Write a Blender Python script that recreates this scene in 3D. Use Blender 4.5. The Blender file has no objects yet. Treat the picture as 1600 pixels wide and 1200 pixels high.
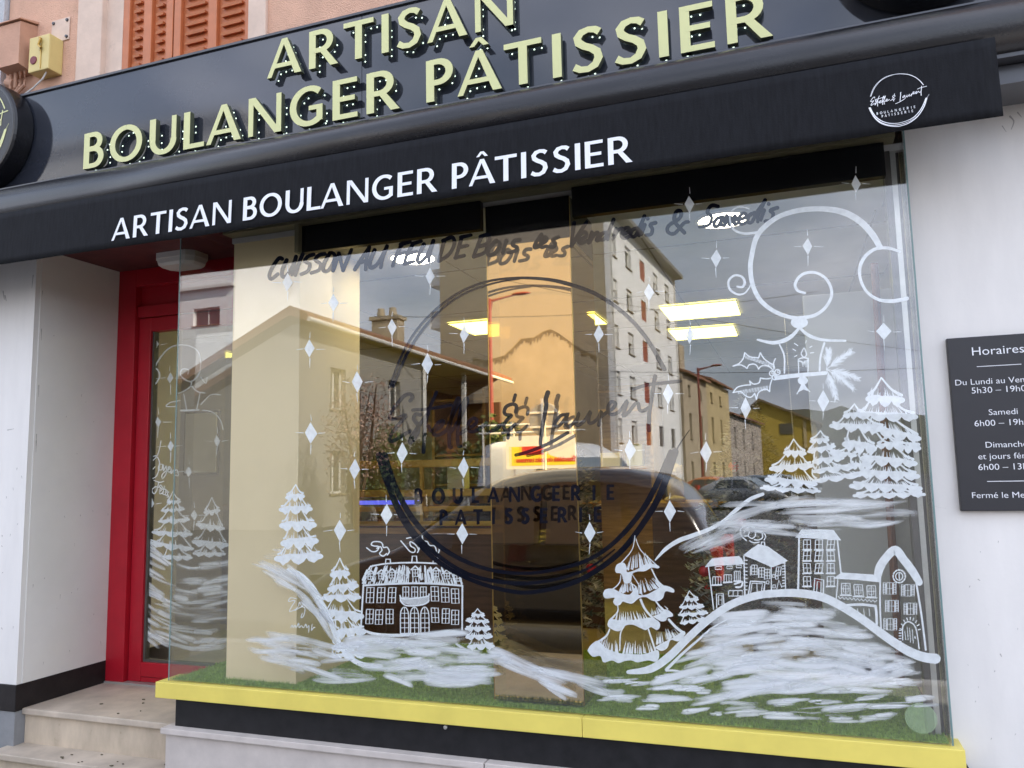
import bpy, bmesh, math, random
from mathutils import Vector, Matrix, noise as mnoise
random.seed(7)
R = math.radians
S = bpy.context.scene
COL = S.collection

# ------------------------------------------------------------------ camera
YAW, PITCH, ROLL, FPX = R(19.4), R(6.51), R(-1.22), 1229.0
D, EZ = 3.4, 1.6                       # camera stands 3.4 m from the glass, eye at 1.6
_f = Vector((-math.sin(YAW)*math.cos(PITCH), math.cos(YAW)*math.cos(PITCH), math.sin(PITCH)))
_r0 = Vector((math.cos(YAW), math.sin(YAW), 0)); _u0 = _r0.cross(_f)
_r = _r0*math.cos(ROLL) + _u0*math.sin(ROLL)
_u = -_r0*math.sin(ROLL) + _u0*math.cos(ROLL)
cam = bpy.data.objects.new('camera', bpy.data.cameras.new('camera')); COL.objects.link(cam)
cam.matrix_world = Matrix(((_r.x, _u.x, -_f.x, 0), (_r.y, _u.y, -_f.y, -D), (_r.z, _u.z, -_f.z, EZ), (0, 0, 0, 1)))
cam.data.sensor_width = 36; cam.data.lens = FPX/1600*36
cam.data.clip_start = .05; cam.data.clip_end = 2000
S.camera = cam

def ray(x, y):
    a, b = x-800, 600-y
    return _r*a + _u*b + _f*FPX
def at(x, y, p):                        # photo pixel -> (X, Z) on the plane Y = p
    d = ray(x, y); t = (p+D)/d.y
    return d.x*t, EZ + d.z*t
def atz(x, y, z):
    d = ray(x, y); t = (z-EZ)/d.z
    return d.x*t, -D + d.y*t

# ------------------------------------------------------------------ world, sun, exposure
EXPO = 1.35
SUN_EL, SUN_AZ = R(36), R(66)
w = bpy.data.worlds.new("World"); S.world = w; w.use_nodes = True
nt = w.node_tree; nt.nodes.clear()
out = nt.nodes.new('ShaderNodeOutputWorld'); bg = nt.nodes.new('ShaderNodeBackground')
sky = nt.nodes.new('ShaderNodeTexSky'); sky.sky_type = 'NISHITA'; sky.sun_disc = False
sky.sun_elevation = SUN_EL; sky.sun_rotation = SUN_AZ
sky.air_density = 1.4; sky.dust_density = 2.5
tc = nt.nodes.new('ShaderNodeTexCoord'); mp = nt.nodes.new('ShaderNodeMapping'); mp.inputs['Scale'].default_value = (1.6, 1.6, 4.2)
ns = nt.nodes.new('ShaderNodeTexNoise'); ns.inputs['Scale'].default_value = 1.7; ns.inputs['Detail'].default_value = 7; ns.inputs['Roughness'].default_value = .55
rp = nt.nodes.new('ShaderNodeValToRGB'); rp.color_ramp.elements[0].position = .36; rp.color_ramp.elements[1].position = .66
rp.color_ramp.elements[0].color = (.35, .35, .35, 1)
n2 = nt.nodes.new('ShaderNodeTexNoise'); n2.inputs['Scale'].default_value = 3.2; n2.inputs['Detail'].default_value = 6
cr = nt.nodes.new('ShaderNodeValToRGB'); cr.color_ramp.elements[0].position = .3; cr.color_ramp.elements[1].position = .72
cr.color_ramp.elements[0].color = (4.6, 5.4, 7.7, 1); cr.color_ramp.elements[1].color = (11.6, 12.0, 13.6, 1)
mx = nt.nodes.new('ShaderNodeMix'); mx.data_type = 'RGBA'
L = nt.links.new
L(tc.outputs['Generated'], mp.inputs[0]); L(mp.outputs[0], ns.inputs[0]); L(mp.outputs[0], n2.inputs[0])
L(ns.outputs['Fac'], rp.inputs[0]); L(n2.outputs['Fac'], cr.inputs[0])
L(rp.outputs[0], mx.inputs[0]); L(sky.outputs[0], mx.inputs[6]); L(cr.outputs[0], mx.inputs[7])
L(mx.outputs[2], bg.inputs[0]); bg.inputs[1].default_value = .115; L(bg.outputs[0], out.inputs[0])
sd = bpy.data.lights.new('sun', 'SUN'); sd.energy = 5; sd.angle = R(.6); sd.color = (1, .93, .82)
sun = bpy.data.objects.new('sun', sd); COL.objects.link(sun)
sv = Vector((math.sin(SUN_AZ)*math.cos(SUN_EL), math.cos(SUN_AZ)*math.cos(SUN_EL), math.sin(SUN_EL)))
sun.rotation_euler = sv.to_track_quat('Z', 'Y').to_euler(); sun.location = (10, 12, 30)
S.view_settings.view_transform = 'Standard'; S.view_settings.look = 'None'
S.view_settings.exposure = EXPO; S.view_settings.gamma = 1
S.render.engine = 'CYCLES'
S.cycles.max_bounces = 10; S.cycles.transparent_max_bounces = 24; S.cycles.glossy_bounces = 5
S.cycles.diffuse_bounces = 3; S.cycles.sample_clamp_indirect = 6; S.cycles.caustics_reflective = False
S.cycles.use_denoising = True

# ------------------------------------------------------------------ helpers
def tag(o, label=None, cat=None, group=None, kind=None):
    if label: o['label'] = label
    if cat: o['category'] = cat
    if group: o['group'] = group
    if kind: o['kind'] = kind
    return o
def empty(name, loc, label, cat, group=None):
    o = bpy.data.objects.new(name, None); o.empty_display_size = .1; COL.objects.link(o)
    o.location = loc; tag(o, label, cat, group); return o
def link(name, me, mat, parent=None, smooth=False):
    o = bpy.data.objects.new(name, me); COL.objects.link(o)
    if mat:
        for m in (mat if isinstance(mat, (list, tuple)) else [mat]): me.materials.append(m)
    if smooth:
        for p in me.polygons: p.use_smooth = True
    if parent:
        o.parent = parent
        pw = Matrix.Identity(4); q = parent
        ch = []
        while q: ch.append(q); q = q.parent
        for q in reversed(ch): pw = pw @ q.matrix_parent_inverse @ q.matrix_basis
        o.matrix_parent_inverse = pw.inverted()
    return o
class MB:
    def __init__(s): s.bm = bmesh.new()
    def box(s, x0, x1, y0, y1, z0, z1, bev=0, M=None):
        x0, x1 = min(x0, x1), max(x0, x1); y0, y1 = min(y0, y1), max(y0, y1); z0, z1 = min(z0, z1), max(z0, z1)
        r = bmesh.ops.create_cube(s.bm, size=1); vs = r['verts']
        for v in vs: v.co = Vector((x0+(v.co.x+.5)*(x1-x0), y0+(v.co.y+.5)*(y1-y0), z0+(v.co.z+.5)*(z1-z0)))
        if M:
            for v in vs: v.co = M @ v.co
        if bev:
            es = list({e for v in vs for e in v.link_edges})
            bmesh.ops.bevel(s.bm, geom=es, offset=bev, segments=2, affect='EDGES', profile=.6)
        return s
    def prism(s, pts, a, b, axis='y'):     # closed 2-D outline extruded between a and b
        f = {'y': lambda p, t: (p[0], t, p[1]), 'x': lambda p, t: (t, p[0], p[1]), 'z': lambda p, t: (p[0], p[1], t)}[axis]
        A = [s.bm.verts.new(f(p, a)) for p in pts]; B = [s.bm.verts.new(f(p, b)) for p in pts]
        n = len(pts)
        try:
            s.bm.faces.new(A); s.bm.faces.new(B[::-1])
        except ValueError: pass
        for i in range(n):
            s.bm.faces.new((A[i], B[i], B[(i+1) % n], A[(i+1) % n]))
        return s
    def tube(s, pts, r, n=8, cap=True):
        pts = [Vector(p) for p in pts]; rs = r if isinstance(r, (list, tuple)) else [r]*len(pts)
        rings = []
        for i, p in enumerate(pts):
            d = (pts[min(i+1, len(pts)-1)]-pts[max(i-1, 0)]).normalized()
            a = d.cross(Vector((0, 0, 1)) if abs(d.z) < .9 else Vector((1, 0, 0))).normalized(); b = d.cross(a)
            rings.append([s.bm.verts.new(p+(a*math.cos(2*math.pi*k/n)+b*math.sin(2*math.pi*k/n))*rs[i]) for k in range(n)])
        for i in range(len(rings)-1):
            for k in range(n):
                s.bm.faces.new((rings[i][k], rings[i][(k+1) % n], rings[i+1][(k+1) % n], rings[i+1][k]))
        if cap:
            s.bm.faces.new(rings[0][::-1]); s.bm.faces.new(rings[-1])
        return s
    def lathe(s, prof, c, n=32, axis='z'):    # prof: (radius, height)
        c = Vector(c); rings = []
        for rr, h in prof:
            ring = []
            for k in range(n):
                a = 2*math.pi*k/n; x, y = math.cos(a)*rr, math.sin(a)*rr
                p = {'z': (x, y, h), 'y': (x, h, y), 'x': (h, x, y)}[axis]
                ring.append(s.bm.verts.new(c+Vector(p)))
            rings.append(ring)
        for i in range(len(rings)-1):
            for k in range(n):
                s.bm.faces.new((rings[i][k], rings[i][(k+1) % n], rings[i+1][(k+1) % n], rings[i+1][k]))
        if prof[0][0] > 0: s.bm.faces.new(rings[0][::-1])
        if prof[-1][0] > 0: s.bm.faces.new(rings[-1])
        return s
    def ball(s, c, sx, sy, sz, n=12, jit=0):
        r = bmesh.ops.create_uvsphere(s.bm, u_segments=n, v_segments=max(6, n//2+1), radius=1)
        for v in r['verts']:
            k = 1+random.uniform(-jit, jit); v.co = Vector(c)+Vector((v.co.x*sx*k, v.co.y*sy*k, v.co.z*sz*k))
        return s
    def build(s, name, mat, parent=None, smooth=False, fix=True):
        if fix: bmesh.ops.recalc_face_normals(s.bm, faces=s.bm.faces)
        me = bpy.data.meshes.new(name); s.bm.to_mesh(me); s.bm.free()
        return link(name, me, mat, parent, smooth)
def B(name, mat, parent, *a, bev=0):
    m = MB()
    if a and isinstance(a[0], (list, tuple)):
        for q in a: m.box(*q, bev=bev)
    else: m.box(*a, bev=bev)
    return m.build(name, mat, parent)

def P(name, col, rough=.6, metal=0, spec=.5, var=0, vscale=6, bump=0, bscale=60, emit=None, es=0, coat=0, streak=None, dirt=None, trans=0):
    m = bpy.data.materials.new(name); m.use_nodes = True; t = m.node_tree; b = t.nodes['Principled BSDF']
    b.inputs['Base Color'].default_value = (*col, 1); b.inputs['Roughness'].default_value = rough
    b.inputs['Metallic'].default_value = metal; b.inputs['Specular IOR Level'].default_value = spec
    b.inputs['Coat Weight'].default_value = coat
    l = t.links.new; co = t.nodes.new('ShaderNodeTexCoord')
    if var:
        n = t.nodes.new('ShaderNodeTexNoise'); n.inputs['Scale'].default_value = vscale; n.inputs['Detail'].default_value = 8; n.inputs['Roughness'].default_value = .6
        src = co.outputs['Object']
        if streak:
            mpn = t.nodes.new('ShaderNodeMapping'); mpn.inputs['Scale'].default_value = streak; l(src, mpn.inputs[0]); src = mpn.outputs[0]
        l(src, n.inputs[0])
        r_ = t.nodes.new('ShaderNodeValToRGB'); r_.color_ramp.elements[0].position = .3; r_.color_ramp.elements[1].position = .7
        r_.color_ramp.elements[0].color = (*[c*(1-var) for c in col], 1); r_.color_ramp.elements[1].color = (*[min(1, c*(1+var)) for c in col], 1)
        l(n.outputs['Fac'], r_.inputs[0]); last = r_.outputs[0]
        if dirt:
            n3 = t.nodes.new('ShaderNodeTexNoise'); n3.inputs['Scale'].default_value = dirt[0]; n3.inputs['Detail'].default_value = 9; n3.inputs['Roughness'].default_value = .7
            l(co.outputs['Object'], n3.inputs[0])
            r3 = t.nodes.new('ShaderNodeValToRGB'); r3.color_ramp.elements[0].position = dirt[1]; r3.color_ramp.elements[1].position = dirt[1]+.12
            l(n3.outputs['Fac'], r3.inputs[0])
            mm = t.nodes.new('ShaderNodeMix'); mm.data_type = 'RGBA'; l(r3.outputs[0], mm.inputs[0]); l(last, mm.inputs[6]); mm.inputs[7].default_value = (*dirt[2], 1)
            last = mm.outputs[2]
        l(last, b.inputs['Base Color'])
    if bump:
        n = t.nodes.new('ShaderNodeTexNoise'); n.inputs['Scale'].default_value = bscale; n.inputs['Detail'].default_value = 6
        l(co.outputs['Object'], n.inputs[0])
        bp = t.nodes.new('ShaderNodeBump'); bp.inputs['Strength'].default_value = bump; bp.inputs['Distance'].default_value = .01
        l(n.outputs['Fac'], bp.inputs['Height']); l(bp.outputs[0], b.inputs['Normal'])
    if emit:
        b.inputs['Emission Color'].default_value = (*emit, 1); b.inputs['Emission Strength'].default_value = es
    return m

def glassmat(name, refl, tint=(1, 1, 1), rough=0.0):
    m = bpy.data.materials.new(name); m.use_nodes = True; t = m.node_tree; t.nodes.clear(); l = t.links.new
    o = t.nodes.new('ShaderNodeOutputMaterial'); mixn = t.nodes.new('ShaderNodeMixShader')
    tr = t.nodes.new('ShaderNodeBsdfTransparent'); tr.inputs[0].default_value = (*tint, 1)
    gl = t.nodes.new('ShaderNodeBsdfGlossy'); gl.inputs['Roughness'].default_value = rough
    lw = t.nodes.new('ShaderNodeLayerWeight'); lw.inputs[0].default_value = .5
    # reflectance grows toward grazing angles
    pw = t.nodes.new('ShaderNodeMath'); pw.operation = 'POWER'; l(lw.outputs['Facing'], pw.inputs[0]); pw.inputs[1].default_value = 4
    mr = t.nodes.new('ShaderNodeMapRange'); l(pw.outputs[0], mr.inputs[0]); mr.inputs[3].default_value = refl; mr.inputs[4].default_value = .9
    l(mr.outputs[0], mixn.inputs[0]); l(tr.outputs[0], mixn.inputs[1]); l(gl.outputs[0], mixn.inputs[2]); l(mixn.outputs[0], o.inputs[0])
    return m

M = {}
M['white_wall'] = P('white_wall', (.77, .74, .70), .55, var=.045, vscale=3.0, streak=(3, 3, .7), bump=.06, bscale=45, dirt=(13, .71, (.50, .48, .45)))
M['white_reveal'] = P('white_reveal', (.74, .715, .67), .6, var=.05, vscale=2.5, bump=.04, bscale=25, dirt=(6, .70, (.55, .52, .46)))
M['pink'] = P('pink_render', (.70, .42, .29), .9, var=.12, vscale=5, bump=.9, bscale=120, dirt=(3, .62, (.5, .3, .2)))
M['cream_stone'] = P('cream_stone', (.68, .52, .41), .8, var=.1, vscale=7, bump=.15, bscale=40, dirt=(4, .62, (.5, .38, .3)))
M['shutter'] = P('shutter_paint', (.52, .165, .06), .45, var=.1, vscale=9)
M['grey_render'] = P('grey_render', (.50, .51, .52), .9, var=.1, vscale=6, bump=.9, bscale=90)
M['grey_base'] = P('grey_base', (.24, .245, .25), .75, var=.12, vscale=9, bump=.2, bscale=60, dirt=(9, .68, (.4, .36, .28)))
M['black_band'] = P('black_band', (.016, .013, .013), .55, spec=.3, var=.35, vscale=12, bump=.1)
M['stone'] = P('step_stone', (.50, .42, .33), .55, var=.2, vscale=6, bump=.08, bscale=50, dirt=(9, .68, (.2, .15, .1)))
M['stone_riser'] = P('step_riser', (.52, .43, .32), .6, var=.24, vscale=7, streak=(1, 1, .35), bump=.08, bscale=40, dirt=(6, .60, (.26, .19, .12)))
M['ledge'] = P('ledge_stone', (.56, .50, .45), .55, var=.1, vscale=9, bump=.05, bscale=60, dirt=(12, .68, (.35, .3, .26)))
M['riser_black'] = P('riser_black', (.013, .0125, .0135), .5, spec=.3, var=.4, vscale=14, dirt=(55, .73, (.3, .3, .3)))
M['yellow'] = P('yellow_metal', (.77, .63, .13), .42, var=.07, vscale=5, bump=.05, bscale=12, dirt=(17, .70, (.52, .42, .15)))
M['fascia'] = P('fascia_lacquer', (.025, .028, .037), .07, spec=.75, var=.2, vscale=1.5)
M['fascia_trim'] = P('fascia_trim', (.05, .052, .06), .3, spec=.6, var=.2, vscale=5)
M['letter'] = P('letter_face', (.66, .66, .31), .4, var=.02, vscale=8)
M['letter_side'] = P('letter_side', (.09, .10, .06), .35)
M['led'] = P('led', (.8, .9, .8), .4, emit=(.8, 1, .85), es=14)
M['tube'] = P('awning_tube', (.011, .011, .013), .27, spec=.42, var=.35, vscale=5, streak=(1, 3, 3), bump=.06, bscale=90, dirt=(48, .70, (.05, .05, .052)))
M['valance'] = P('valance_fabric', (.008, .0085, .0105), .8, spec=.2, var=.35, vscale=14, streak=(6, 6, .7), bump=.12, bscale=160, dirt=(16, .75, (.03, .03, .035)))
M['white_vinyl'] = P('white_vinyl', (.82, .83, .86), .6)
M['red'] = P('red_paint', (.42, .010, .022), .38, spec=.4, var=.1, vscale=6)
M['red_dark'] = P('soffit_red', (.10, .022, .022), .6, var=.3, vscale=8)
M['cream'] = P('cream_panel', (.88, .71, .41), .55, var=.03, vscale=3)
M['alu'] = P('aluminium', (.55, .54, .5), .35, metal=.6, var=.1, vscale=9)
M['frame_dark'] = P('frame_dark', (.09, .08, .07), .4, var=.2)
M['header_black'] = P('header_black', (.01, .01, .011), .25, var=.3, vscale=4)
M['olive'] = P('olive_frame', (.22, .19, .11), .5, var=.1)
M['grey_panel'] = P('grey_panel', (.52, .52, .51), .6, var=.04, vscale=2)
M['wood_stick'] = P('wood_stick', (.20, .075, .03), .6, var=.3, vscale=14, streak=(1, 1, .1))
M['glass'] = glassmat('window_glass', .104, (.985, .993, .99))
M['glass_edge'] = P('glass_edge', (.16, .25, .24), .15)
M['thin_glass'] = glassmat('pane_glass', .07, (.9, .92, .93))
M['car_glass'] = glassmat('car_glass', .10, (.10, .11, .12))
mb_ = bpy.data.materials.new('bronze_mirror'); mb_.use_nodes = True
b_ = mb_.node_tree.nodes['Principled BSDF']; b_.inputs['Metallic'].default_value = 1; b_.inputs['Roughness'].default_value = 0; b_.inputs['Base Color'].default_value = (.97, .71, .36, 1)
M['mirror'] = mb_
# window paint: diffuse on both sides, slightly translucent
def paintmat(name, col, streaky):
    m = bpy.data.materials.new(name); m.use_nodes = True; t = m.node_tree; t.nodes.clear(); l = t.links.new
    o = t.nodes.new('ShaderNodeOutputMaterial'); df = t.nodes.new('ShaderNodeBsdfDiffuse'); tl = t.nodes.new('ShaderNodeBsdfTranslucent')
    df.inputs[0].default_value = (*col, 1); tl.inputs[0].default_value = (*col, 1)
    a = t.nodes.new('ShaderNodeMixShader'); a.inputs[0].default_value = .14; l(df.outputs[0], a.inputs[1]); l(tl.outputs[0], a.inputs[2])
    tr = t.nodes.new('ShaderNodeBsdfTransparent'); mxs = t.nodes.new('ShaderNodeMixShader')
    co = t.nodes.new('ShaderNodeTexCoord')
    n = t.nodes.new('ShaderNodeTexNoise'); n.inputs['Detail'].default_value = 5
    if streaky:
        mpn = t.nodes.new('ShaderNodeMapping'); mpn.inputs['Scale'].default_value = (3, 38, 1); l(co.outputs['UV'], mpn.inputs[0]); l(mpn.outputs[0], n.inputs[0])
        n.inputs['Scale'].default_value = 1
        at_ = t.nodes.new('ShaderNodeAttribute'); at_.attribute_name = 'cover'
        ad = t.nodes.new('ShaderNodeMath'); ad.operation = 'MULTIPLY_ADD'; l(n.outputs['Fac'], ad.inputs[0]); ad.inputs[1].default_value = 3.0; ad.inputs[2].default_value = -1.35
        a2 = t.nodes.new('ShaderNodeMath'); a2.operation = 'ADD'; a2.use_clamp = True; l(ad.outputs[0], a2.inputs[0]); l(at_.outputs['Fac'], a2.inputs[1])
        g = t.nodes.new('ShaderNodeMath'); g.operation = 'MULTIPLY'; l(a2.outputs[0], g.inputs[0]); g.inputs[1].default_value = .93
        l(g.outputs[0], mxs.inputs[0])
    else:
        n.inputs['Scale'].default_value = 40; l(co.outputs['Object'], n.inputs[0])
        g = t.nodes.new('ShaderNodeMapRange'); l(n.outputs['Fac'], g.inputs[0]); g.inputs[1].default_value = .3; g.inputs[2].default_value = .6; g.inputs[3].default_value = .86; g.inputs[4].default_value = 1
        l(g.outputs[0], mxs.inputs[0])
    l(tr.outputs[0], mxs.inputs[1]); l(a.outputs[0], mxs.inputs[2]); l(mxs.outputs[0], o.inputs[0])
    return m
M['paint'] = paintmat('white_window_paint', (.95, .985, 1.0), False)
M['smear'] = paintmat('brushed_window_paint', (.95, .97, .985), True)
M['navy'] = P('navy_vinyl', (.007, .008, .015), 1.0, spec=0)
M['ceil'] = P('ceiling', (.56, .54, .52), .8, var=.05)
M['shopwall'] = P('shop_wall', (.44, .40, .34), .8, var=.12, vscale=2)
M['shopfloor'] = P('shop_floor', (.45, .39, .32), .35, var=.15, vscale=4)
M['oak'] = P('oak', (.34, .19, .075), .5, var=.35, vscale=6, streak=(.6, 6, 6))
M['darkwood'] = P('dark_wood', (.10, .05, .028), .5, var=.35, vscale=6, streak=(.6, 6, 6))
M['brass'] = P('brass', (.50, .33, .09), .35, metal=.8)
M['crust'] = P('crust', (.36, .17, .055), .6, var=.45, vscale=14, bump=.3)
M['panel'] = P('panel_light', (1, 1, 1), .5, emit=(1, .88, .15), es=3.0)
M['spot'] = P('spot_light', (1, 1, 1), .5, emit=(1, .92, .70), es=11)
M['bluelit'] = P('blue_lit', (.1, .1, .6), .5, emit=(.16, .18, 1), es=.5)
M['white'] = P('white_plastic', (.72, .70, .66), .5, var=.04)
M['black'] = P('black_plastic', (.018, .018, .02), .4)
M['board'] = P('board_black', (.020, .019, .022), .42, var=.1)
M['redbox'] = P('red_card', (.5, .02, .03), .5, var=.2)
M['yellowbox'] = P('yellow_box', (.66, .52, .20), .5, var=.06)
M['pinkbox'] = P('painted_box', (.52, .29, .19), .7, var=.12, bump=.2)
M['asphalt'] = P('asphalt', (.055, .055, .058), .85, var=.25, vscale=12, bump=.5, bscale=200)
M['pave'] = P('pavement', (.26, .25, .24), .8, var=.15, vscale=6, bump=.3, bscale=120)
M['kerb'] = P('kerb', (.36, .35, .34), .8, var=.12)
M['soil'] = P('mossy_soil', (.10, .085, .05), .95, var=.5, vscale=20, bump=.8, bscale=60)
M['moss'] = P('moss', (.07, .11, .03), .9, var=.4, vscale=30)

# ------------------------------------------------------------------ ground
B('pavement', M['pave'], None, -60, 60, -3.55, 12, -.5, -.08)['kind'] = 'structure'
B('kerb', M['kerb'], None, -60, 60, -3.72, -3.55, -.5, -.075, bev=.01)['kind'] = 'structure'
B('road', M['asphalt'], None, -400, 400, -600, -3.72, -.7, -.2)['kind'] = 'structure'
B('terrain', M['soil'], None, -400, 400, 12, 600, -.9, -.25)['kind'] = 'structure'

# ------------------------------------------------------------------ the bakery building
WY = .10; XR = -4.33; DY = .75; ZT = .30
bld = empty('bakery_building', (-1.5, WY, 0), 'pink rendered house whose ground floor holds the white and black bakery front', 'building')
# ground-floor white walls
m = MB(); m.box(-6.2, XR, WY, 1.3, .44, 3.1); m.build('side_wall', M['white_wall'], bld)
m = MB(); m.box(XR, XR+.004, WY+.035, DY, .44, 3.05); m.build('reveal_panel', M['white_reveal'], bld)
m = MB(); m.box(.507, 3.2, WY, .42, .45, 3.12); m.build('side_wall', M['white_wall'], bld)
B('skirting', M['black_band'], bld, -6.2, XR+.008, WY-.008, DY, .29, .44, bev=.004); B('skirting', M['black_band'], bld, .54, 3.2, WY-.008, .4, .29, .45, bev=.004)
B('base_course', M['grey_base'], bld, -6.2, XR+.002, WY-.002, DY, -.3, .29); B('base_course', M['grey_base'], bld, .55, 3.2, WY-.002, .4, -.3, .29)
m = MB(); m.box(-6, -3.0, .05, DY+.1, 3.05, 3.3); m.build('soffit', M['red_dark'], bld)
# upper wall with the shutter opening
SX0, SX1, SZ0 = -3.73, -2.77, 3.6
m = MB(); m.box(-4.68, SX0-.33, WY, .5, 3.1, 9); m.box(SX1+.12, 8, WY, .5, 3.1, 9); m.box(SX0-.33, SX1+.12, WY, .5, 5.6, 9)
m.build('upper_wall', M['pink'], bld)
m = MB(); m.box(SX0-.33, SX0-.13, WY-.02, .3, 3.3, 5.6, bev=.006); m.box(SX0-.13, SX0, WY+.02, .3, 3.3, 5.6); m.box(SX1, SX1+.12, WY-.02, .3, 3.3, 5.6, bev=.006); m.build('window_surround', M['cream_stone'], bld)
for a, b in ((SX0, -3.345), (-3.335, SX1)):
    m = MB(); n = 2; wd = (b-a)
    m.box(a, a+.05, WY+.02, WY+.06, 3.5, 5.5, bev=.004); m.box(b-.05, b, WY+.02, WY+.06, 3.5, 5.5, bev=.004)
    mid = (a+b)/2; m.box(mid-.03, mid+.03, WY+.02, WY+.06, 3.5, 5.5, bev=.004)
    m.box(a+.05, b-.05, WY+.048, WY+.058, 3.5, 5.5)
    sh = m.build('shutter', M['shutter'], bld)
    m = MB(); z = 3.9
    while z < 5.4:
        for c0, c1 in ((a+.06, mid-.04), (mid+.04, b-.06)):
            for k in range(1):
                m.prism([(WY+.045, z), (WY+.022, z-.006), (WY+.026, z-.02), (WY+.048, z-.014)], c0+.02, c1-.02, 'x')
        z += .058
    m.build('slats', M['shutter'], sh)
m = MB(); m.box(-3.75, SX1, .35, .5, 3.3, 5.6); m.build('window_opening', M['black'], bld)
m = MB(); m.box(-12, 8, .5, 14, 8.4, 9.2); m.prism([(.0, 9), (7, 11.4), (14, 9)], -12, 8, 'x'); m.build('roof', M['darkwood'], bld)
m = MB(); m.box(-12, -11.7, .5, 14, -.3, 8.4); m.box(7.7, 8, .5, 14, -.3, 8.4); m.box(-12, 8, 13.7, 14, -.3, 8.4); m.box(3.2, 7.7, WY, .5, -.3, 3.1); m.build('outer_wall', M['pink'], bld)
nb = empty('neighbouring_house', (-8, WY, 0), 'neighbouring house with coarse pale grey render left of the pink wall', 'building')
m = MB(); m.box(-12, -4.69, WY-.03, .5, 3.1, 8.4); m.box(-12, -6.2, WY, .5, -.3, 3.1); m.build('wall', M['grey_render'], nb)

# shop interior shell
m = MB(); m.box(-6.2, .75, 7.6, 7.8, .1, 3.3); m.box(-6.4, -6.2, 1.0, 7.8, .1, 3.3); m.box(.66, .8, .42, 7.6, .1, 3.3); m.box(-6.2, XR, 1.3, 1.35, .1, 3.1); m.build('interior_wall', M['shopwall'], bld)
m = MB(); m.box(-2.86, .5, .095, .86, 2.9, 2.929); m.box(-6.2, .7, .86, 7.7, 2.9, 2.96)
m.build('ceiling', M['ceil'], bld)
m = MB()
for i in range(6): m.box(-6.2, .66, 1.24*i+1.12, 1.24*i+1.132, 2.896, 2.9)
for i in range(5): m.box(-4.33+1.2*i, -4.32+1.2*i, .9, 7.6, 2.8965, 2.9)
m.build('ceiling_grid', M['olive'], bld)
m = MB(); m.box(-6.2, .66, 1.2, 7.6, .1, .30); m.build('floor', M['shopfloor'], bld)
m = MB(); m.box(-3.05, .5, .13, 1.2, .1, .56); m.build('display_platform', M['darkwood'], bld)

# ------------------------------------------------------------------ entrance steps, ledge
st = empty('entrance_steps', (-3.8, .3, -.08), 'two worn beige stone steps leading up to the red door', 'steps')
m = MB(); m.box(XR+.004, -3.05, .14, .9, .265, ZT, bev=.006); m.box(XR-.2+.15, -2.95, -.02, .5, .065, .10, bev=.006); m.build('tread', M['stone'], st)
m = MB(); m.box(XR+.004, -3.06, .165, .9, .10, .265); m.box(XR-.0, -2.96, .005, .5, -.3, .065); m.build('riser', M['stone_riser'], st)
sl = B('soil_strip', M['soil'], None, -6.2, XR+.35, -.35, .0, -.2, -.06); sl['kind'] = 'structure'
m = MB()
for i in range(500):
    x, y = random.uniform(-5.2, -3.9), random.uniform(-.25, .0); h = random.uniform(.01, .05); dx = random.uniform(-.02, .02)
    v = [m.bm.verts.new(c) for c in ((x, y, -.06), (x+.006, y, -.06), (x+dx, y+random.uniform(-.02, .01), -.06+h))]; m.bm.faces.new(v)
tag(m.build('weeds', M['moss'], None, fix=False), 'thin green weeds growing at the foot of the stone steps', 'weeds', kind='stuff')
m = MB(); rq = random.Random(4)
for i in range(26):
    x, y = (rq.uniform(-3.9, -3.1), rq.uniform(.0, .13)) if i < 15 else (rq.uniform(-4.0, -3.2), rq.uniform(.2, .7)); z = .1012 if i < 15 else .3012
    a = rq.uniform(0, 6.28); l_ = rq.uniform(.006, .016); pts_ = [(x+math.cos(a+k*1.05)*l_*rq.uniform(.4, 1.1), y+math.sin(a+k*1.05)*l_*.6*rq.uniform(.4, 1.1)) for k in range(6)]
    m.prism(pts_, z, z+.003, 'z')
tag(m.build('leaf_litter', M['soil']), 'dark bits of wet leaf scattered over the beige steps', 'leaf litter', kind='stuff')
lg = empty('stone_plinth', (-1.2, -.03, -.08), 'pale pinkish stone plinth with a projecting top slab below the window', 'plinth')
m = MB(); m.box(-3.13, -1.35, -.05, .1, .315, .345, bev=.004); m.box(-1.345, .56, -.05, .1, .315, .345, bev=.004); m.build('top_slab', M['ledge'], lg)
m = MB(); m.box(-3.11, .55, -.03, .1, -.3, .315); m.build('body', M['ledge'], lg)

# ------------------------------------------------------------------ shop window: panes, sill, riser
win = empty('shop_window', (-1.3, 0, .57), 'large bakery shop window painted with a white winter village on a yellow sill', 'shop window')
GX0, GX1, GZ0, GZ1 = -3.131, .50, .568, 2.98
m = MB(); m.box(GX0, GX1, 0, .006, GZ0, GZ1); front = m.build('front_pane', M['glass'], win)
m = MB(); m.box(GX0, GX0+.006, .008, DY-.03, GZ0, 3.04); m.build('side_pane', M['glass'], win)
m = MB(); m.box(GX1-.006, GX1, .008, WY+.02, GZ0, GZ1); m.build('side_pane', M['glass'], win)
B('pane_edge', M['glass_edge'], win, GX0-.001, GX0+.005, -.002, -.0004, GZ0, GZ1); B('pane_edge', M['glass_edge'], win, GX1-.004, GX1+.002, -.002, -.0004, GZ0, GZ1)
sl = MB(); sl.box(-3.187, -.905, -.032, WY+.04, .485, .565, bev=.004); sl.box(-.9035, .533, -.032, WY+.04, .485, .565, bev=.004); sl.build('sill', M['yellow'], win)
m = MB(); m.box(-3.08, .55, .0, .14, .345, .485); m.build('riser', M['riser_black'], win)
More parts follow.
